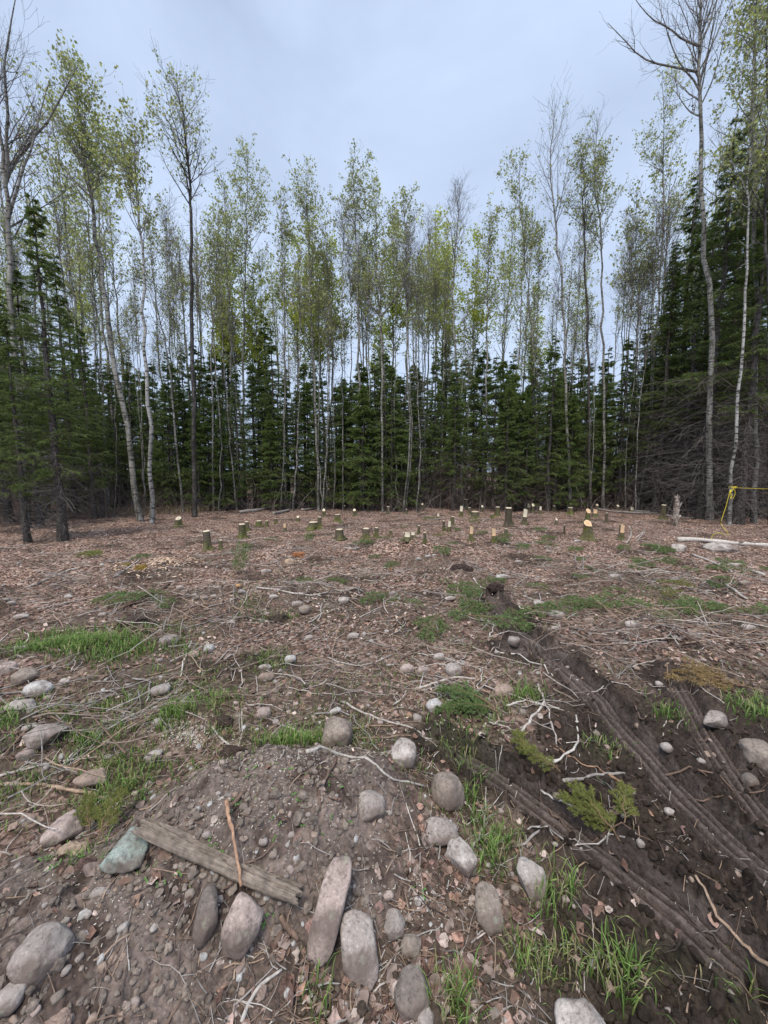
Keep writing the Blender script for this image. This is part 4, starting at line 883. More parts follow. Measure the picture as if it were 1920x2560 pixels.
ST = [ # u, v, w, h, colour, label, options
 (104,2352,122,150,GR,'big rounded grey boulder half sunk in dry soil at the lower left edge',dict(ang=.22,bury=.46)),
 (160,2075,90,86,PK,'pinkish grey angular stone beside mossy plants left of the greenish stone',dict(ang=.5,bury=.25,rot=.4)),
 (322,2128,128,92,GN,'pale green grey angular stone at the upper end of the weathered board',dict(ang=.7,bury=.25,rot=-.3)),
 (230,1945,84,50,TN,'flat tan stone with a dark stick leaning over it',dict(ang=.4,bury=.3)),
 (518,2305,66,156,DK,'narrow dark grey stone standing on end below the middle of the board',dict(ang=.35,bury=.2,tilt=(R_(48),.08,.03),ck=.7)),
 (605,2338,106,146,PK,'rounded pink and grey speckled stone directly under the board',dict(ang=.25,bury=.2,tilt=(R_(42),-.15,.035),ck=.75)),
 (826,2315,86,262,PK,'long pink upright stone like a loaf, largest of the front row',dict(ang=.18,tilt=(R_(42),-.36,.07),ck=.5)),
 (897,2392,104,196,GR,'long grey speckled stone leaning against the long pink one',dict(ang=.35,tilt=(R_(36),.28,.035),ck=.6)),
 (928,2005,76,74,GR,'smooth tan grey stone sunk in the right side of the soil mound',dict(ang=.3,bury=.42)),
 (1118,1997,98,116,BR,'peaked brown stone shaped like a pear beside the long grass',dict(ang=.3,bury=.12,tilt=(R_(20),.1,.05),ck=.8,peak=.7)),
 (1099,2077,98,64,GR,'grey white angular stone under the peaked brown stone',dict(ang=.75,bury=.25)),
 (1155,2143,84,78,LG,'pale dirty angular stone right below the grey white one',dict(ang=.7,bury=.3,rot=.5)),
 (1328,2217,80,112,LG,'bluish grey and white block shaped stone standing alone by the black soil',dict(ang=.6,bury=.15,tilt=(R_(30),.15,.03),ck=.8)),
 (1222,2293,82,128,BR,'soil stained brown stone standing upright left of the pale leaf pile',dict(ang=.3,tilt=(R_(34),.0,.03),ck=.7)),
 (1468,2600,160,175,LG,'smooth pale boulder cut off by the bottom edge of the photo',dict(ang=.1,bury=.4)),
 (1030,2455,100,150,DK,'mud covered dark stone buried at the bottom right of the front row',dict(ang=.3,bury=.45)),
 (1028,2358,56,46,BR,'small brown stone above the mud covered dark one',dict(ang=.3)),
 (985,2308,62,60,GR,'small pale stone half buried right of the long grey one',dict(ang=.4,bury=.4)),
 (1062,2545,48,52,GR,'small round stone at the bottom edge beside the grass tuft',dict(ang=.3)),
 (25,2485,70,64,GR,'dusty pale stone barely showing below the big boulder',dict(ang=.3,bury=.45)),
 (248,2230,54,24,GR,'small flat stone sunk in soil under the greenish stone',dict(ang=.3,bury=.45)),
 (97,1726,70,42,WH,'pale egg shaped stone lying on top near the left edge',dict(ang=.15,bury=.15)),
 (55,1766,76,44,LG,'long pale stone touching the egg shaped one from below',dict(ang=.4,rot=.25)),
 (14,1668,62,44,PK,'pink stone cut off by the left edge above the egg shaped stone',dict(ang=.3)),
 (62,1688,56,44,BR,'brown dusty stone right of the pink edge stone',dict(ang=.4,bury=.4)),
 (122,1832,98,54,GR,'broad flat grey slab leaning in twigs near the left edge',dict(ang=.9,rot=.5,ck=.5,bury=.2)),
 (70,1880,42,38,PK,'small pink stone below the broad grey slab',dict(ang=.4)),
 (402,1723,50,32,LG,'tapered pale stone in front of the thick brown branch piece',dict(ang=.35,rot=.3)),
 (422,1600,46,38,GR,'round grey stone behind the white stick on the left',dict(ang=.25)),
 (522,1620,30,28,WH,'small whitish angular stone right of the round grey stone',dict(ang=.8)),
 (483,1635,34,22,TN,'small orange tan stone between the round grey and whitish ones',dict(ang=.3)),
 (661,1666,38,22,LG,'flat pale stone in thin grass left of centre',dict(ang=.5)),
 (665,1690,42,26,TN,'rounded tan stone just below the flat pale stone',dict(ang=.2)),
 (724,1648,34,30,WH,'whitish wedge shaped stone left of centre',dict(ang=.7)),
 (771,1594,26,18,GR,'small grey stone far above the whitish wedge',dict(ang=.4)),
 (882,1589,32,20,LG,'small pale oblong stone in the middle of the clearing floor',dict(ang=.5)),
 (844,1841,80,78,BR,'big round brown grey stone behind the soil mound',dict(ang=.15,bury=.12,ck=.9)),
 (838,1776,32,22,WH,'small blue white stone behind the big round one',dict(ang=.6)),
 (658,1782,40,36,PK,'round pink stone in churned soil left of the big round one',dict(ang=.2)),
 (383,1884,40,50,LG,'whitish flat stone standing in seed strewn grass',dict(ang=.6)),
 (421,1889,21,20,TN,'tiny tan stone beside the whitish flat stone',dict(ang=.3)),
 (392,1804,27,22,LG,'small whitish stone above the seed strewn patch',dict(ang=.4)),
 (160,1702,27,18,LG,'small pale stone right of the brown dusty one',dict(ang=.4)),
 (53,1540,35,14,LG,'low pale stone near the far left edge',dict(ang=.3)),
 (53,1622,32,22,GR,'grey stone at the left end of the bright grass patch',dict(ang=.3)),
 (255,1536,22,16,GR,'small grey stone left of the churned soil heap',dict(ang=.3)),
 (743,1509,30,20,GR,'upper stone of the brown pair left of centre',dict(ang=.2)),
 (763,1526,34,25,BR,'lower and larger stone of the brown pair left of centre',dict(ang=.2,bury=.15)),
 (859,1503,30,21,LG,'single smooth pale stone right of the brown pair',dict(ang=.2,bury=.2)),
 (950,1487,24,19,GR,'left one of two round stones near the centre',dict(ang=.2)),
 (982,1483,22,17,GR,'right one of two round stones near the centre',dict(ang=.3)),
 (668,1534,13,12,GR,'tiny grey stone left of the brown pair',dict()),
 (1009,1888,68,66,LG,'speckled granite stone left of the left tyre rut',dict(ang=.25,bury=.15)),
 (1087,1762,48,40,WH,'whitish lumpy stone below the green spruce bough in the middle',dict(ang=.5)),
 (1043,1792,26,30,GR,'small upright grey stone left of the whitish lumpy one',dict(ang=.4)),
 (1024,1787,18,20,ORG,'tiny reddish stone beside the small upright grey one',dict()),
 (1261,1725,53,37,TN,'rounded tan stone in grass right of the green spruce bough',dict(ang=.2)),
 (1134,1672,44,37,LG,'pale round stone under white twigs in the centre',dict(ang=.3)),
 (1097,1641,31,22,LG,'small pale stone above the white twigs in the centre',dict(ang=.4)),
 (1018,1671,40,27,PK,'left stone of the pink pair near the centre',dict(ang=.3)),
 (1057,1675,32,26,PK,'right stone of the pink pair near the centre',dict(ang=.4)),
 (1285,1599,36,28,GR,'stone tipped up at the head of the big tyre rut',dict(ang=.5)),
 (1390,1539,50,24,LG,'long pale flat stone above the big tyre rut',dict(ang=.3,bury=.2)),
 (1348,1508,36,22,LG,'slanted pale stone behind the long flat one',dict(ang=.4,rot=.4)),
 (1471,1550,33,18,TN,'low pinkish stone right of the long pale flat stone',dict(ang=.5)),
 (1529,1552,20,20,DK,'small dark stone left of the blue grey one',dict(ang=.3)),
 (1582,1560,43,20,LG,'blue grey flat stone among spruce boughs right of the rut',dict(ang=.4)),
 (1387,1570,26,16,GR,'small grey stone under the long pale flat stone',dict(ang=.4)),
 (1872,1568,34,18,LG,'rounded pale stone near the right edge above the mud',dict(ang=.2)),
 (1737,1585,43,14,BR,'low brown stone in the brown litter on the right',dict(ang=.3,bury=.4)),
 (1790,1802,84,46,GR,'angular mud spattered rock right of the big tyre rut',dict(ang=.85,bury=.2)),
 (1896,1878,76,72,BR,'brown grey rounded rock at the right edge',dict(ang=.3)),
 (1667,1864,27,32,LG,'small pale upright stone in the mud beside the big rut',dict(ang=.3)),
 (1876,1946,43,30,DK,'flat grey stone pressed in mud under the right edge rock',dict(ang=.5,bury=.4)),
 (1306,1779,20,20,BR,'small brown stone among dead leaves near the centre right',dict()),
 (1770,1889,22,20,TN,'tiny tan stone on the mud below the angular rock',dict()),
 (1601,2106,18,22,GR,'tiny grey stone on the rim of the deep rut',dict()),
 (171,1491,25,18,LG,'pale block like stone in the leaf litter on the far left',dict(ang=.6)),
 (451,1469,20,15,LG,'small pale stone right of the dark root wood',dict()),
 (603,1479,24,14,WH,'flat white stone under the orange lump',dict(ang=.4)),
 (597,1467,16,11,(.75,.42,.18),'small orange lump resting on the flat white stone',dict(ang=.4,bury=0)),
 (511,1494,23,11,LG,'low pale stone near the root wood',dict()),
 (486,1488,14,13,LG,'tiny pale stone left of the low pale one',dict()),
 (27,1506,23,11,LG,'low pale stone at the far left edge above the other',dict()),
 (666,1428,27,15,LG,'pale stone in front of the rotten orange wood',dict(ang=.3)),
 (685,1491,26,13,LG,'flat pale stone below the rotten orange wood',dict(ang=.3)),
 (1046,1397,17,14,WH,'leftmost white stone of the far centre trio',dict(ang=.4)),(1070,1391,16,11,WH,'middle white stone of the far centre trio',dict(ang=.5)),(1085,1388,13,9,WH,'rightmost white stone of the far centre trio',dict(ang=.5)),
 (1126,1495,33,14,LG,'low pale stone at the foot of the large spruce bough patch',dict(ang=.5)),
 (1256,1440,40,9,WH,'thin flat whitish stone behind the dark root clump',dict(ang=.4)),
 (1539,1440,31,14,LG,'pale domed stone in the open litter right of centre',dict(ang=.15)),
 (1683,1450,32,16,GR,'grey domed stone among the cut boughs on the right',dict(ang=.2)),
 (1685,1472,22,13,LG,'small pale stone below the grey domed one',dict(ang=.3)),
 (1637,1455,16,9,LG,'tiny pale stone left of the grey domed one',dict()),
 (1837,1413,36,20,GR,'grey stone with pale rim below the big flat rock',dict(ang=.3)),
 (1860,1456,30,19,BR,'brown grey stone at the right among forked branches',dict(ang=.3)),
 (1698,1370,42,34,LG,'pale slanted rock slab at the end of the birch log',dict(ang=.8)),
 (1800,1371,84,28,LG,'big flat pale rock in front of the birch log',dict(ang=.45,bury=.2)),
 (1372,1379,19,11,GR,'lower of two small grey stones left of the orange topped stump',dict()),(1367,1367,15,10,GR,'upper of two small grey stones left of the orange topped stump',dict()),
 (1296,1404,22,13,LG,'small pale stone left of crossed white twigs',dict()),
 (1443,1352,17,8,WH,'tiny white flat stone beside the orange topped stump',dict()),
 (1911,1499,16,10,LG,'tiny pale stone at the right edge of the litter',dict()),
]
for (u, v, w, h, c, lab, kw) in ST: stone(u, v, w, h, c, lab, **kw)
# scattered cobbles too alike to tell apart
def on_mud(x, y): return float(mud_mask(np.array([x]), np.array([y]))[0])
k = 0
while k < 95:
    u = rs.uniform(0, 1920); v = 1400 + rs.random()**.8 * 900; x, y = flat(u, v)
    if on_mud(x, y) > .3 and rs.random() < .7: continue
    s = rs.uniform(5, 14) * (v / 1500)**1.2; k += 1
    stone(u, v, s * 1.3, s, [GR, LG, PK, TN, BR][rs.integers(0, 5)], 'small half buried cobble among the litter and twigs', ang=.35, bury=.35, name='cobble', grp='small cobbles scattered in the litter', lv=2)

# ------------------------------------------------------------------ weathered board, rotten wood, moss lumps
def board():
    a = at(358, 2112)[0] + np.array([0, 0, .045]); b = at(750, 2284)[0] + np.array([0, 0, .035]); tt_ = np.linspace(0, 1, 30)[:, None]; ln_ = a * (1 - tt_) + b * tt_; lf_ = max(0, float((H(ln_[:, 0], ln_[:, 1]) - ln_[:, 2]).max()) + .012); a[2] += lf_; b[2] += lf_ * .9; d = b - a; L = np.linalg.norm(d); d /= L
    s = nrm(np.cross(d, [0, 0, 1])); nr = np.cross(s, d); W = .078; n, m = 120, 22; rg = np.random.default_rng(8)
    U, Wv = np.meshgrid(np.linspace(0, 1, n), np.linspace(-1, 1, m), indexing='ij'); crk = np.exp(-((Wv + .45 + .25 * perlin(U * 3, U * 0 + 7)) / .06)**2) + .8 * np.exp(-((Wv - .2 - .3 * perlin(U * 4, U * 0 + 2)) / .04)**2) * (U > .4)
    end = .03 * perlin(Wv * 3 + 2, Wv * 0 + 1.5) + .02 * perlin(Wv * 9, Wv * 0 + .5)
    X = U * L + end * np.where(U > .5, 1, -1) * np.abs(2 * U - 1)**6
    wid = W / 2 * (1 + .10 * perlin(U * 7, U * 0 + 3.3) - .25 * sstep(.8, 1, U) * (Wv > 0))
    top = .006 * perlin(U * 7, Wv * 6 + 5) + .008 * perlin(U * 3, Wv * 11) + .004 * perlin(U * 22, Wv * 16)
    top = top - .010 * (Wv < -.35 + .15 * perlin(U * 5, U * 0)) - .006 * (Wv < -.7) - .007 * crk
    edge = -.012 * np.abs(Wv)**8
    T = np.stack([X, Wv * wid, .007 + top + edge], -1); B = np.stack([X, Wv * wid * .98, -.011 + 0 * X], -1)
    V = np.concatenate([T.reshape(-1, 3), B.reshape(-1, 3)]); V = a + V[:, :1] * d + V[:, 1:2] * s + V[:, 2:] * nr
    c0 = V.mean(0); idx = np.arange(n * m).reshape(n, m); o = n * m
    q = lambda A0, B0, C0, D0: np.stack([A0.ravel(), B0.ravel(), C0.ravel(), D0.ravel()], 1)
    F = np.concatenate([q(idx[:-1, :-1], idx[1:, :-1], idx[1:, 1:], idx[:-1, 1:]), q(idx[:-1, :-1], idx[:-1, 1:], idx[1:, 1:], idx[1:, :-1]) + o,
        q(idx[:-1, 0], idx[:-1, 0] + o, idx[1:, 0] + o, idx[1:, 0]), q(idx[:-1, -1], idx[1:, -1], idx[1:, -1] + o, idx[:-1, -1] + o),
        q(idx[0, :-1], idx[0, 1:], idx[0, 1:] + o, idx[0, :-1] + o), q(idx[-1, :-1], idx[-1, :-1] + o, idx[-1, 1:] + o, idx[-1, 1:])])
    g = 1 - .45 * np.clip(crk, 0, 1) + .45 * perlin(U * 5, Wv * 12) + .3 * perlin(U * 30, Wv * 25); col = (np.array((.25, .205, .17))[None, None] * g[..., None]).reshape(-1, 3)
    ob = link('weathered_board', mk_mesh('board', V - c0, F, M_WOOD, np.vstack([col, col * .8]), False), loc=c0)
    tag(ob, 'weathered grey brown board with split grain lying from the greenish stone down to the right', 'board')
board()
def lump(u, v, w, h, col, label, cat, name, mat=M_CLOD, ang=.5, seed=0, fine=.16, ck=.7):
    p, t = at(u, v + h * .2); V, F = stone_shape(4, seed, ang, fine); a = w / 2 * t / FPX; V = V * np.array([a, a * .7, h / 2 * t / FPX * 1.1])
    rg = np.random.default_rng(seed); c = np.array(col)[None] * (.7 + .6 * rg.random((len(V), 1)))
    return tag(link(name, mk_mesh(name, V, F, mat, c, False), loc=p), label, cat)
lump(315,1411,30,13,(.16,.12,.03),'left orange brown mossy lump beside the crossed poles','moss lump','moss_lump',seed=1)
lump(353,1417,34,18,(.20,.13,.03),'right and bigger orange brown mossy lump beside the crossed poles','moss lump','moss_lump',seed=2)
lump(747,1384,32,20,(.45,.18,.07),'reddish orange rotten wood chunk standing in the litter','rotten wood','rotten_wood',M_CUT,.9,3)
lump(722,1405,26,26,(.60,.45,.32),'pale splintered rotten wood chunk left of the reddish one','rotten wood','rotten_wood',M_CUT,.9,4)
lump(977,1424,16,18,(.25,.14,.07),'brown rotten wood knob in the middle of the litter','rotten wood','rotten_wood',M_CUT,.8,5)
lump(1240,1466,46,28,(.045,.030,.026),'dark clump of torn roots and soil behind the large bough patch','root clump','root_clump',seed=6,fine=.25)
lump(1155,1418,60,24,(.06,.042,.036),'long dark heap of torn sod in the far litter','root clump','root_clump',seed=7,fine=.22)
lump(330,1550,70,30,(.07,.05,.042),'churned brown sod heap above the bright grass patch','root clump','root_clump',seed=8,fine=.2)
lump(700,1545,56,28,(.055,.04,.032),'dark sod lump beside the brown stone pair','root clump','root_clump',seed=9,fine=.2)
lump(145,2550,70,34,(.30,.22,.18),'broken reddish wood chunk at the bottom left edge','rotten wood','rotten_wood',M_CUT,.4,10)
lump(180,2130,70,44,(.33,.25,.185),'crumbled pale orange wood rot among leaves left of the greenish stone','rotten wood','rotten_wood',M_CUT,1.0,12,.3)
lump(215,2160,60,44,(.11,.07,.06),'dark reddish clod below the crumbled wood rot','root clump','root_clump',seed=13)
lump(1138,1798,16,18,(.035,.025,.02),'small black clod below the whitish lumpy stone','root clump','root_clump',seed=14)
lump(585,1880,80,40,(.055,.038,.03),'dark broken soil edge behind the left part of the mound','root clump','root_clump',seed=15)
lump(560,1800,46,30,(.06,.042,.035),'reddish dark clod under the thin bent twig','root clump','root_clump',seed=16)
lump(1548,1345,1,1,(.1,.1,.05),'','x','x') if False else None

# ------------------------------------------------------------------ cut spruce boughs
def make_bough(seed, near=False, cols=None, L=1.0):
    rg = np.random.default_rng(seed); n = 12; P = np.zeros((1, n, 3)); P[0, :, 0] = np.linspace(0, L, n); P[0, :, 2] = .05 * np.sin(np.linspace(0, PI, n)) + .01; P[0, 1:, 1] = np.cumsum(rg.normal(size=n - 1) * .012)
    R0 = np.linspace(.008, .002, n)[None]
    nb = 26 if near else 20; tt = np.linspace(.12, .98, nb); B = []
    for i, t in enumerate(tt):
        f = t * (n - 1); j = min(int(f), n - 2); p = P[0, j] * (1 - f + j) + P[0, j + 1] * (f - j); sd = 1 if i % 2 else -1
        l = L * (.34 * (1 - t)**.7 + .08) * rg.uniform(.7, 1.2); d = nrm(np.array([.75, sd * .75, rg.normal() * .22])); q = [p]
        for k in range(5): d = nrm(d + np.array([.04, 0, -.04]) + rg.normal(size=3) * .06); q.append(q[-1] + d * l / 5)
        B.append(q)
    B = np.array(B); RB = np.full((nb, 6), .003) * np.linspace(1, .4, 6)
    S2, RS, _, _ = grow(B, RB, nb * (4 if near else 3), (.15, .95), (R_(30), R_(55)), lambda a, b: .085 * L + 0 * a, 4, rg, -.03, .06, .002); S2[:, :, 2] = S2[:, :1, 2] + (S2[:, :, 2] - S2[:, :1, 2]) * .4
    C = Acc(); C.add(*tubes(P, R0, 5), C=(.20, .13, .08)); C.add(*tubes(B, RB, 3), C=(.22, .15, .09)); C.add(*tubes(S2, np.maximum(RS, .001), 3), C=(.22, .16, .09))
    ln, wd, k = (.022, .0016, 60) if near else (.045, .0042, 17)
    root = link('spruce_bough', None); link('stem', C.mesh('bough_stem', M_TWIG), root); D = Acc()
    for S, m in ((B, k * 2), (S2, k), (P[:, 4:], k * 3)): V, F, c = needles_on(S, rg, m, ln, wd, cols, 1.0); D.add(V, F, c)
    link('needles', D.mesh('bough_needles', M_NEEDLE), root); return root
BG1 = np.array([(.15, .24, .085), (.19, .29, .10), (.12, .19, .07), (.25, .33, .13)]); BG2 = np.array([(.22, .26, .07), (.27, .29, .08), (.17, .21, .06), (.32, .31, .10)])
BO = [make_bough(1, cols=BG1), make_bough(2, cols=BG1), make_bough(3, cols=BG2), make_bough(4, True, BG2, .5), make_bough(5, True, BG1, .5), make_bough(6, cols=np.array([(.40, .28, .13), (.45, .33, .17), (.33, .24, .10)]))]
usedb = set()
def put_bough(k, u, v, sc, rz, label, group=None, tilt=0, lift=.02, roll=0):
    p, t = at(u, v); o = BO[k] if k not in usedb else copy_thing(BO[k], (0, 0, 0), 0, 1); usedb.add(k)
    o.location = (p[0], p[1], p[2] + lift); o.rotation_euler = (roll, tilt, rz); o.scale = (sc,) * 3; return tag(o, label, 'spruce bough', group)
put_bough(3,1548,2110,.5,R_(115),'yellow green spruce bough standing in the mud between the ruts, largest of its cluster',tilt=-.25,lift=.01)
put_bough(3,1515,2080,.4,R_(140),'yellow green bough left of the largest in the cluster between the ruts',tilt=-.15)
put_bough(3,1560,2070,.38,R_(60),'yellow green bough fanning right in the cluster between the ruts',tilt=-.2)
put_bough(3,1400,1940,.4,R_(140),'small yellowish bough at the left end of the thick grey branch',tilt=-.1)
put_bough(3,1330,1910,.4,R_(100),'small yellowish bough left of the white elbow branch',tilt=-.1)
put_bough(4,1235,1780,.75,R_(155),'dark green spruce bough beside the whitish lumpy stone, pointing left',tilt=-.1)
put_bough(4,1245,1790,.6,R_(172),'second green bough lying under the one beside the whitish lumpy stone',tilt=-.05)
put_bough(4,1200,1775,.6,R_(190),'lowest green bough of the trio beside the whitish lumpy stone')
put_bough(3,245,2110,.36,R_(95),'olive mossy sprig growing between the pinkish and greenish stones',tilt=-.4)
put_bough(3,225,2090,.3,R_(130),'smaller olive sprig beside the pinkish angular stone',tilt=-.5)
put_bough(5,1870,1725,.5,R_(160),'dry orange brown bough at the right edge above the angular rock')
put_bough(5,1900,1735,.5,R_(140),'dry orange bough lower at the right edge above the angular rock')
put_bough(5,1840,1690,.45,R_(170),'small dry orange bough left of the other dry boughs at the right edge')
put_bough(1,590,1440,.55,R_(95),'dark green leafy sprig standing alone left of the rotten wood',tilt=-.9)
put_bough(0,580,1440,.5,R_(60),'second dark sprig in the clump standing alone left of the rotten wood',tilt=-.8)
FB = [(1450,1500),(1500,1525),(1545,1540),(1390,1478),(1600,1545),(1430,1520),(1480,1545),(1740,1545),(1780,1550),(1820,1535),(1860,1545),(1700,1535),(1760,1525),(1700,1425),(1745,1442),(1790,1460),(1660,1415),(1720,1405),(1830,1470),(1690,1378),(1665,1372),(1650,1385),
      (1420,1385),(1470,1398),(1390,1372),(1340,1352),(1300,1345),(1440,1420),(1360,1330),(1150,1322),(1200,1340),(1250,1345),(940,1345),(1005,1318),(955,1358),(890,1362),(780,1358),(760,1345),(1140,1480),(1175,1465),(1210,1490),(1150,1500),(1230,1475),(1195,1505),(1110,1470),(1240,1520),(1280,1530),
      (800,1455),(815,1450),(1095,1370),(1110,1365),(430,1490),(425,1495),(230,1530),(260,1525),(200,1525),(1890,1420),(1905,1432),(1870,1425),(380,1390),(1300,1380),(1330,1395),(640,1362),(710,1355),(1010,1410),(960,1395),(1580,1370),(1600,1400),(1480,1460),(1510,1475),(1640,1500),(1050,1300),(1210,1310),(860,1310),(980,1490),(1060,1530),(1160,1550),(1090,1540)]
for i, (u, v) in enumerate(FB):
    k = 0 if i % 3 else 1
    d = 'scattered over the far right of the clearing' if u > 1340 else 'scattered over the middle of the clearing' if u > 650 else 'lying on the left litter'
    put_bough(k, u + rs.normal() * 6, v + rs.normal() * 2, rs.uniform(.3, .72), rs.uniform(0, 6.28), ('feathery' if k else 'flat') + ' green cut spruce bough ' + d, ('feathery' if k else 'flat') + ' green boughs ' + d, lift=.04)
for (u, v) in [(235,1397),(250,1392),(262,1396),(1690,1480),(1120,1345),(1760,1480)]:
    put_bough(2, u, v, rs.uniform(.35, .6), rs.uniform(0, 6.28), 'yellowish cut sprig lying on the leaf litter', 'yellowish sprigs on the litter', lift=.04)

# ------------------------------------------------------------------ loose litter
def scatter(n, rmin, rmax, az=R_(58), pw=1.0):
    r = rmin * (rmax / rmin)**(rs.random(n)**pw) if pw > 0 else np.sqrt(rs.uniform(rmin**2, rmax**2, n)); a = rs.uniform(-az, az, n); return r * np.sin(a), r * np.cos(a)
def slope_frames(x, y, tilt):
    e = .03; nx = -(H(x + e, y) - H(x - e, y)) / (2 * e); ny = -(H(x, y + e) - H(x, y - e)) / (2 * e)
    return nrm(np.stack([nx, ny, np.ones_like(nx)], 1) + rs.normal(size=(len(x), 3)) * tilt)
LC = np.array([(.40, .26, .21), (.52, .38, .33), (.29, .175, .135), (.64, .51, .45), (.17, .10, .08), (.40, .25, .19), (.34, .215, .19), (.10, .062, .05)])
def leaf_tpl(seed, det):
    rg = np.random.default_rng(seed)
    if det:
        t = np.linspace(0, 1, 6); w = np.sin(t**.8 * PI)**.8 * .36 * (1 + .18 * rg.normal(size=6)); w[0] = w[-1] = 0
        c = rg.uniform(.2, .7); z = c * (t - .5)**2 * 1.2 + .04 * rg.normal(size=6); f = rg.uniform(.1, .7)
        L = np.stack([t, w, z + w * f + .06 * rg.normal(size=6)], 1); R = np.stack([t, -w, z + w * f + .06 * rg.normal(size=6)], 1); C = np.stack([t, 0 * t, z], 1)
        V = np.vstack([C, L[1:5], R[1:5]]) - [.5, 0, 0]; F4 = []; F3 = [[0, 1, 6], [0, 10, 1], [5, 9, 4], [5, 4, 13]]
        for k in range(1, 4): F4 += [[k, k + 1, 6 + k, 5 + k], [k + 1, k, 9 + k, 10 + k]]
        return V, np.array(F3), np.array(F4)
    c = rg.uniform(.05, .3, 4); V = np.array([[-.5, 0, c[0]], [-.05, .33, c[1]], [.5, 0, c[2]], [.05, -.33, c[3]], [0, 0, 0]]); return V, np.array([[0, 4, 1], [1, 4, 2], [2, 4, 3], [3, 4, 0]]), None
def place_tpl(A, T, x, y, z, nrmls, size, cols, asp=None):
    V, F3, F4 = T; n = len(x); a = rs.uniform(0, 2 * PI, n); q = np.stack([np.cos(a), np.sin(a), 0 * a], 1); X = nrm(q - (q * nrmls).sum(1, keepdims=True) * nrmls); Y = np.cross(nrmls, X)
    s = size[:, None, None]; W = (V[None, :, :1] * X[:, None] + V[None, :, 1:2] * Y[:, None] * (1 if asp is None else asp[:, None, None]) + V[None, :, 2:] * nrmls[:, None]) * s + np.stack([x, y, z], 1)[:, None]
    m = len(V); off = (np.arange(n) * m)[:, None, None]; F = [(F3[None] + off).reshape(-1, 3)]
    if F4 is not None and len(F4): F.append((F4[None] + off).reshape(-1, 4))
    A.add(W.reshape(-1, 3), F, np.repeat(cols, m, 0))
def leaf_litter():
    A = Acc()
    for (n, r0, r1, det) in ((4200, .75, 4.2, True), (30000, 3.6, 19, False)):
        x, y = scatter(n, r0, r1, R_(60)); mud = mud_mask(x, y); soil = soil_mask(x, y); r = np.hypot(x, y); tk = track_mask(x, y)
        dens = (.55 + .9 * fbm(x * 1.1, y * 1.1, 3, 5.) + .5 * sstep(5, 9, r)) * (1 - .78 * mud) * (1 - .86 * soil) * (tk > -.02)
        k = rs.random(n) < dens; x, y = x[k], y[k]; tp = rs.integers(0, 6, len(x))
        for i in range(6):
            m = tp == i; xx, yy = x[m], y[m]; mm = len(xx); s = rs.uniform(.016, .045, mm) * (1.0 if det else 1.3)
            c = LC[rs.integers(0, len(LC), mm)] * rs.uniform(.75, 1.3, (mm, 1))
            place_tpl(A, leaf_tpl(50 + i, det), xx, yy, H(xx, yy) + s * .10, slope_frames(xx, yy, .42), s, c, rs.uniform(.6, 1.3, mm))
    tag(link('leaf_litter', A.mesh('leaf_litter', M_DEAD)), 'carpet of small curled brown leaves covering the clearing floor', 'leaf litter', kind='stuff')
leaf_litter()
# the largest dead leaves, each an object
LM_ = []
for i in range(8):
    V, F3, F4 = leaf_tpl(200 + i, True); V = V * [1, 1.25, 1]; c = np.tile(LC[[3, 1, 5, 4, 2, 1, 0, 6][i]] * [1, .9, 1, 1.3, 1, .75, .9, .8][i] * np.array([.97, 1.02, 1.02]), (len(V), 1)); c[:6] *= .8; LM_.append(mk_mesh('dead_leaf', V, [F3, F4], M_DEAD, c))
clus = [(1290,2310,60,60,16),(1180,2450,110,80,34),(1100,2480,80,60,18),(1500,2290,50,40,5),(1430,2340,70,40,6),(1060,2420,70,60,12),(980,2500,90,60,20),(720,2400,80,80,16),(860,2520,120,50,18),(1340,1760,60,50,16),(1180,1810,80,50,12),
        (660,1750,140,70,24),(300,1760,160,60,26),(150,1790,120,60,18),(180,2150,70,60,14),(420,2200,110,60,10),(1130,2200,120,120,16),(560,2130,80,80,8),(1560,1540,20,20,0),(780,2000,160,60,10),(1640,2180,220,150,10),(350,2060,60,60,10)]
for (cu, cv, su, sv, n) in clus:
    for j in range(n):
        u = cu + rs.normal() * su * .6; v = min(cv + rs.normal() * sv * .6, 2555); p, t = at(u, v); s = rs.uniform(.024, .05)
        o = link('dead_leaf', LM_[rs.integers(0, 8)], loc=(p[0], p[1], p[2] + s * .14), rot=(rs.normal() * .6, rs.normal() * .6, rs.uniform(0, 6.28))); o.scale = (s, s, s)
        tag(o, 'curled pale brown dead leaf lying on the foreground soil', 'dead leaf', 'larger dead leaves in the foreground')
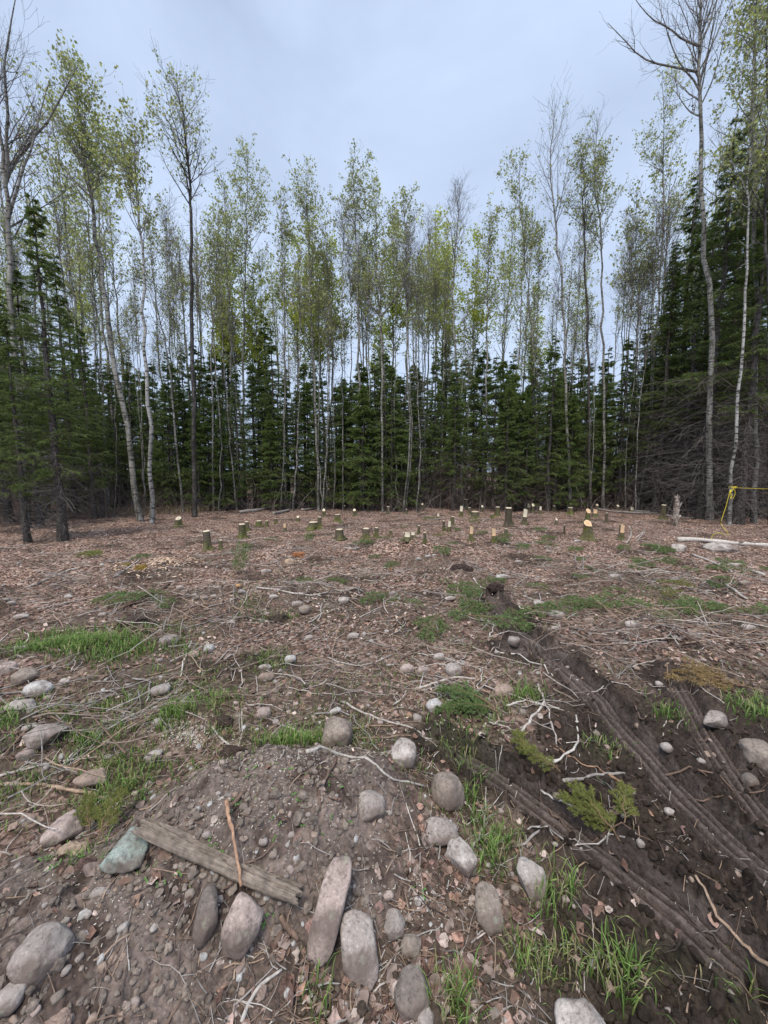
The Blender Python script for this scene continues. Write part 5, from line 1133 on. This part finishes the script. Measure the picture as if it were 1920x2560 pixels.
# clods, pebbles, chips, seeds
def clods():
    A = Acc()
    for (n, lo, hi, lv, rm, rx) in ((900, .008, .020, 2, .7, 3.2), (5600, .004, .012, 1, .65, 4.5)):
        x, y = scatter(n * 3, rm, rx, R_(60)); mud = mud_mask(x, y); soil = soil_mask(x, y); tk = track_mask(x, y)
        k = (rs.random(len(x)) < .12 + .9 * mud + .5 * soil) & ((tk > .0) | (rs.random(len(x)) < .10)); x, y = x[k][:n], y[k][:n]; mud, soil = mud[k][:n, None], soil[k][:n, None]
        s = rs.uniform(lo, hi, len(x)) * rs.uniform(.6, 1.2, len(x)); V, F = ICO[lv]
        c = np.array([(.088, .066, .050)]) * (1 - soil) + np.array([(.22, .18, .152)]) * soil; c = c * (1 - mud) + np.array([(.030, .021, .016)]) * mud; c = c * rs.uniform(.7, 1.35, (len(x), 1))
        for i in range(5):
            m = np.arange(len(x)) % 5 == i; T = V * (1 + .35 * rs.normal(size=(len(V), 1)) * (.6 if lv == 1 else .35)) * [1.2, .9, .75]
            place_tpl(A, (T, F, None), x[m], y[m], H(x[m], y[m]) + s[m] * .3, slope_frames(x[m], y[m], .5), s[m], c[m])
    tag(link('soil_clods', A.mesh('soil_clods', M_CLOD)), 'crumbs and clods of dark and dry soil lying loose in the foreground', 'soil clods', kind='stuff')
clods()
def pebbles():
    A = Acc(); x, y = scatter(1400, .7, 10, R_(58)); k = rs.random(1400) < 1 - .8 * mud_mask(x, y); x, y = x[k], y[k]; s = rs.uniform(.003, .011, len(x)) * (1 + .22 * np.hypot(x, y)); pal = np.array([GR, LG, PK, TN, WH, BR]); V, F = ICO[2]
    for i in range(4):
        m = np.arange(len(x)) % 4 == i; T, _ = stone_shape(2, 900 + i, .4); place_tpl(A, (T * [1.2, .9, .7], F, None), x[m], y[m], H(x[m], y[m]) + s[m] * .2, slope_frames(x[m], y[m], .3), s[m], pal[rs.integers(0, 6, m.sum())] * .8)
    tag(link('pebbles', A.mesh('pebbles', M_CLOD, True)), 'loose small pebbles scattered through the foreground soil', 'pebbles', kind='stuff')
pebbles()
def chips():
    A = Acc(); T = (np.array([[-.5, -.2, 0], [.5, -.12, .05], [.45, .15, 0], [-.45, .2, .06]]), np.array([[0, 1, 2], [0, 2, 3]]), None)
    X, Y, S, C = [], [], [], []
    def patch(u, v, ru, rv, n, s0, s1, cols):
        for j in range(n): a, b = flat(u + rs.normal() * ru * .5, v + rs.normal() * rv * .5); X.append(a); Y.append(b); S.append(rs.uniform(s0, s1)); C.append(cols[rs.integers(0, len(cols))])
    wc = [(.66, .48, .35), (.72, .56, .42), (.55, .38, .28)]; sd = [(.62, .58, .48), (.70, .66, .58), (.5, .46, .40)]
    patch(420,1403,70,16,420,.03,.09,wc); patch(350,1425,120,20,200,.03,.08,wc); patch(465,1843,90,26,700,.006,.012,sd); patch(620,1960,170,90,500,.005,.011,sd); patch(700,2060,200,90,420,.005,.010,sd); patch(640,2180,220,90,420,.004,.009,sd)
    patch(1060,2260,160,90,260,.004,.009,sd); patch(250,2350,250,160,260,.004,.008,sd); patch(1700,2150,260,200,160,.004,.009,sd); patch(960,1750,500,200,900,.008,.018,sd); patch(960,1480,700,90,900,.015,.045,wc + sd)
    patch(730,1400,30,14,90,.03,.06,wc); patch(1480,1345,60,12,60,.02,.05,wc)
    X, Y, S, C = map(np.array, (X, Y, S, C)); mk = rs.random(len(X)) > .5 * mud_mask(X, Y); X, Y, S, C = X[mk], Y[mk], S[mk], C[mk]
    place_tpl(A, T, X, Y, H(X, Y) + .003 + S * .05, slope_frames(X, Y, .3), S, C * rs.uniform(.7, 1.1, (len(X), 1)))
    tag(link('wood_chips', A.mesh('wood_chips', M_CUT)), 'pale wood chips, saw dust flakes and seed specks strewn over the soil', 'wood chips', kind='stuff')
chips()
def twigs():
    A = Acc(); n = 9500; x, y = scatter(n, .9, 15, R_(60)); mud = mud_mask(x, y); soil = soil_mask(x, y)
    k = rs.random(n) < (1 - .75 * mud) * (1 - .8 * soil); x, y = x[k], y[k]; n = len(x); r = np.hypot(x, y); L = rs.uniform(.03, .16, n) * (.8 + r * .12); a = rs.uniform(0, PI, n); K = 5
    P = np.zeros((n, K, 3)); P[:, 0, 0] = x; P[:, 0, 1] = y
    for j in range(1, K): a = a + rs.normal(size=n) * .17; P[:, j, 0] = P[:, j - 1, 0] + np.cos(a) * L / 4; P[:, j, 1] = P[:, j - 1, 1] + np.sin(a) * L / 4
    P[:, :, 2] = H(P[:, :, 0], P[:, :, 1]) + .004 + np.abs(rs.normal(size=(n, K))) * .004 * (1 + r[:, None] * .35); R0 = (rs.uniform(.0008, .0026, n) * (1 + r * .12))[:, None] * np.linspace(1, .5, K)
    V, F = tubes(P, R0, 3); pal = np.array([GRY, TAN, BRN, DRK, PALE, WHT]); ci = rs.integers(0, 6, n); ci = np.where((r < 3) & (ci > 3) & (rs.random(n) < .6), ci - 3, ci); A.add(V, F, np.repeat(pal[ci], K * 3, 0)); tag(link('fine_twigs', A.mesh('fine_twigs', M_STICK)), 'fine broken twigs and rootlets strewn all over the ground', 'twigs', kind='stuff')
twigs()
def scattered():
    A = Acc(); pal = np.array([PALE, GRY, TAN, BRN, BRN, (.28, .22, .18)]); n = 620; x, y = scatter(n, 2.6, 14, R_(55)); k = mud_mask(x, y) < .7; x, y = x[k], y[k]; CX = [(1470,1440,.5),(1250,1455,.35),(340,1525,.4),(1610,1450,.5),(1690,1575,.4),(470,1560,.35),(1800,1600,.4),(1550,1600,.3),(150,1900,.25),(120,1470,.5),(700,1400,.5),(900,1450,.4),(1750,1470,.5)]; cl_ = [flat(a, b) for a, b, _ in CX for _q in range(26)]; sd_ = np.repeat([c for _, _, c in CX], 26); x = np.concatenate([x, np.array(cl_)[:, 0] + rs.normal(size=len(sd_)) * sd_]); y = np.concatenate([y, np.array(cl_)[:, 1] + rs.normal(size=len(sd_)) * sd_ * .7]); n = len(x); hp = np.concatenate([np.ones(k.sum()), np.full(len(sd_), 2.6)]); r = np.hypot(x, y); K = 6
    L = rs.uniform(.2, .6, n) * (.7 + r * .09); a = rs.normal(size=n) * .9 + np.where(rs.random(n) < .7, 0, 1.5); P = np.zeros((n, K, 3)); P[:, 0, 0] = x; P[:, 0, 1] = y
    for j in range(1, K): a = a + rs.normal(size=n) * .14; P[:, j, 0] = P[:, j - 1, 0] + np.cos(a) * L / 5; P[:, j, 1] = P[:, j - 1, 1] + np.sin(a) * L / 5
    lift = hp[:, None] * np.abs(rs.normal(size=(n, 2))) * .02 * (1 + .2 * r[:, None]); t = np.linspace(0, 1, K)
    P[:, :, 2] = H(P[:, :, 0], P[:, :, 1]) + .006 + lift[:, :1] * (1 - t) + lift[:, 1:] * t; R0 = (rs.uniform(.0018, .0048, n) * (1 + r * .10))[:, None] * np.linspace(1, .5, K)
    A.add(*tubes(P, R0, 4), C=np.repeat(pal[rs.integers(0, 6, n)] * rs.uniform(.8, 1.15, (n, 1)), K * 4, 0))
    Q, RQ, _, _ = grow(P, R0, n * 2, (.2, .95), (R_(25), R_(60)), lambda a, b: .13 + 0 * a, 4, rs, -.05, .12, .003); A.add(*tubes(Q, np.maximum(RQ, .001), 3), C=(.38, .33, .30))
    tag(link('scattered_sticks', A.mesh('scattered_sticks', M_STICK)), 'pale logging debris sticks strewn across the clearing floor', 'sticks', kind='stuff')
scattered()
# larger loose sticks, each an object
for j in range(285):
    while True:
        x, y = scatter(1, 1.5, 12, R_(50)); x, y = x[0], y[0]
        if (on_mud(x, y) < .4 or rs.random() < .12) and not (x < .35 and y < 2.1): break
    r = math.hypot(x, y); L = rs.uniform(.16, .5) * (1 + r * .09); a = rs.normal() * .55 + (0 if rs.random() < .7 else 1.57)
    W = np.array([(x, y, 0), (x + math.cos(a) * L * .5, y + math.sin(a) * L * .5, 0), (x + math.cos(a + rs.normal() * .4) * L, y + math.sin(a + rs.normal() * .4) * L, 0)])
    r0 = rs.uniform(.0022, .0058) * (1 + r * .10)
    c, cn = [(PALE, 'pale'), (WHT, 'whitish'), (GRY, 'grey'), (BRN, 'brown'), (TAN, 'tan'), (BRN, 'brown')][rs.integers(0, 6)]
    where = 'in the near half of the clearing floor' if y < 5 else 'in the far half of the clearing floor'
    stick_world(W, r0, r0 * .5, c, 'stick', wig=.03, forks=int(rs.integers(0, 4)), sides=5, lift=.004, label=f'loose {cn} stick lying {where}', group=f'loose {cn} sticks {where}')

# ------------------------------------------------------------------ grass and seedlings
def blades(A, x, y, h, cols, wd=.0022, fall=.6):
    n = len(x); a = rs.uniform(0, 2 * PI, n); d = np.stack([np.cos(a), np.sin(a), 0 * a], 1); s = np.stack([-d[:, 1], d[:, 0], 0 * a], 1); b = (rs.random(n) * fall + .12)[:, None]
    p = np.stack([x, y, H(x, y) - .004], 1); hh = h[:, None]; z = np.array([[0, 0, 1.]]); w = (wd * rs.uniform(.6, 1.3, n))[:, None]
    p1 = p + (z * .42 + d * b * .22) * hh; p2 = p + (z * .75 + d * b * .62) * hh; p3 = p + (z * (.98 - .35 * b) + d * b * 1.15) * hh
    V = np.stack([p - s * w, p + s * w, p1 + s * w, p1 - s * w, p2 + s * w * .75, p2 - s * w * .75, p3], 1).reshape(-1, 3); o = (np.arange(n) * 7)[:, None]
    F4 = np.concatenate([o + [[0, 1, 2, 3]], o + [[3, 2, 4, 5]]]); F3 = o + [[5, 4, 6]]
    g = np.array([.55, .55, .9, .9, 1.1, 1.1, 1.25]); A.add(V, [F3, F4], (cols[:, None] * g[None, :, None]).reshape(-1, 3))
def grass():
    A = Acc(); fresh = np.array([(.16, .28, .065), (.21, .34, .085), (.13, .23, .055), (.27, .39, .12)]); yel = np.array([(.30, .32, .12), (.36, .33, .18), (.42, .36, .22), (.22, .28, .08)])
    for (u, v, ru, rv, n, hg, tone) in GRASS:
        tone = tone * .7 + .22; n = int(n * (1.0 if v < 1900 else .6)); tn = max(4, n // 14); cu = u + rs.normal(size=tn) * ru * .55; cv = np.minimum(v + rs.normal(size=tn) * rv * .55, 2600)
        c = np.array([flat(a, b) for a, b in zip(cu, cv)]); i = rs.integers(0, tn, n); sp = .012 + .012 * np.hypot(*c.mean(0)); x = c[i, 0] + rs.normal(size=n) * sp; y = c[i, 1] + rs.normal(size=n) * sp
        dist = float(np.hypot(*c.mean(0))); cols = np.where((rs.random(n) < tone)[:, None], yel[rs.integers(0, 4, n)], fresh[rs.integers(0, 4, n)]) * rs.uniform(.7, 1.2, (n, 1))
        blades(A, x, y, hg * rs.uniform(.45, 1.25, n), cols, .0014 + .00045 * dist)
    # thin new grass through the middle ground
    n = 21000; x, y = scatter(n, 1.6, 10, R_(56)); k = (rs.random(n) < (.5 + 1.6 * fbm(x * 1.3, y * 1.3, 3, 40.)) * (1 - mud_mask(x, y)) * (1 - .9 * soil_mask(x, y))); x, y = x[k], y[k]; n = len(x)
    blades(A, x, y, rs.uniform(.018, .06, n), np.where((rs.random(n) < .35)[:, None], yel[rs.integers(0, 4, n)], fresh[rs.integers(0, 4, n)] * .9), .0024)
    # dry grass in the gap of the wood edge
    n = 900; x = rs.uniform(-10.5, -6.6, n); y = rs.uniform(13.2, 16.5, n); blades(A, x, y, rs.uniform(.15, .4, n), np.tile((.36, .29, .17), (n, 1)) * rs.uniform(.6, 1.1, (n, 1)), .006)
    tag(link('grass', A.mesh('grass', M_GRASS)), 'tufts of fresh green grass growing in patches between stones and sticks', 'grass', kind='stuff')
grass()
def seedlings():
    A = Acc(); T = (np.array([[0, 0, .6], [.3, .28, .75], [.75, .3, .7], [1, 0, .65], [.75, -.3, .7], [.3, -.28, .75], [-.3, .28, .75], [-.75, .3, .7], [-1, 0, .65], [-.75, -.3, .7], [-.3, -.28, .75], [.03, .0, -.4], [-.03, 0, -.4]]),
        np.array([[0, 1, 5], [0, 10, 6], [0, 12, 11]]), np.array([[1, 2, 4, 5], [6, 10, 9, 7]])); T = (T[0], np.vstack([T[1], [[2, 3, 4], [7, 9, 8]]]), T[2])
    P = [flat(*q) for q in [(622+1200*0,2068)]]; X, Y = [], []
    for (u, v, n, s) in [(640,2070,6,30),(700,2110,8,40),(790,2160,7,40),(590,2180,6,20),(540,2260,5,20),(640,2370,5,20),(655,2400,3,10),(720,2200,6,30),(1060,2240,5,30),(370,2310,5,20),(450,2340,5,20),(620,2030,6,60),(1330,2275,6,20),(800,2090,8,50),(130,2190,14,30),(160,2220,10,30),(250,2250,8,50),(1120,2120,4,20),(370,2030,8,30)]:
        for j in range(n): a, b = flat(u + rs.normal() * s, v + rs.normal() * s * .7); X.append(a); Y.append(b)
    X, Y = np.array(X), np.array(Y); n = len(X); s = rs.uniform(.007, .013, n); place_tpl(A, T, X, Y, H(X, Y) + s * .4, slope_frames(X, Y, .25), s, np.tile((.16, .34, .08), (n, 1)) * rs.uniform(.7, 1.3, (n, 1)))
    tag(link('seedlings', A.mesh('seedlings', M_GRASS)), 'tiny round leaved green seedlings sprouting on the soil mound', 'seedlings', kind='stuff')
seedlings()
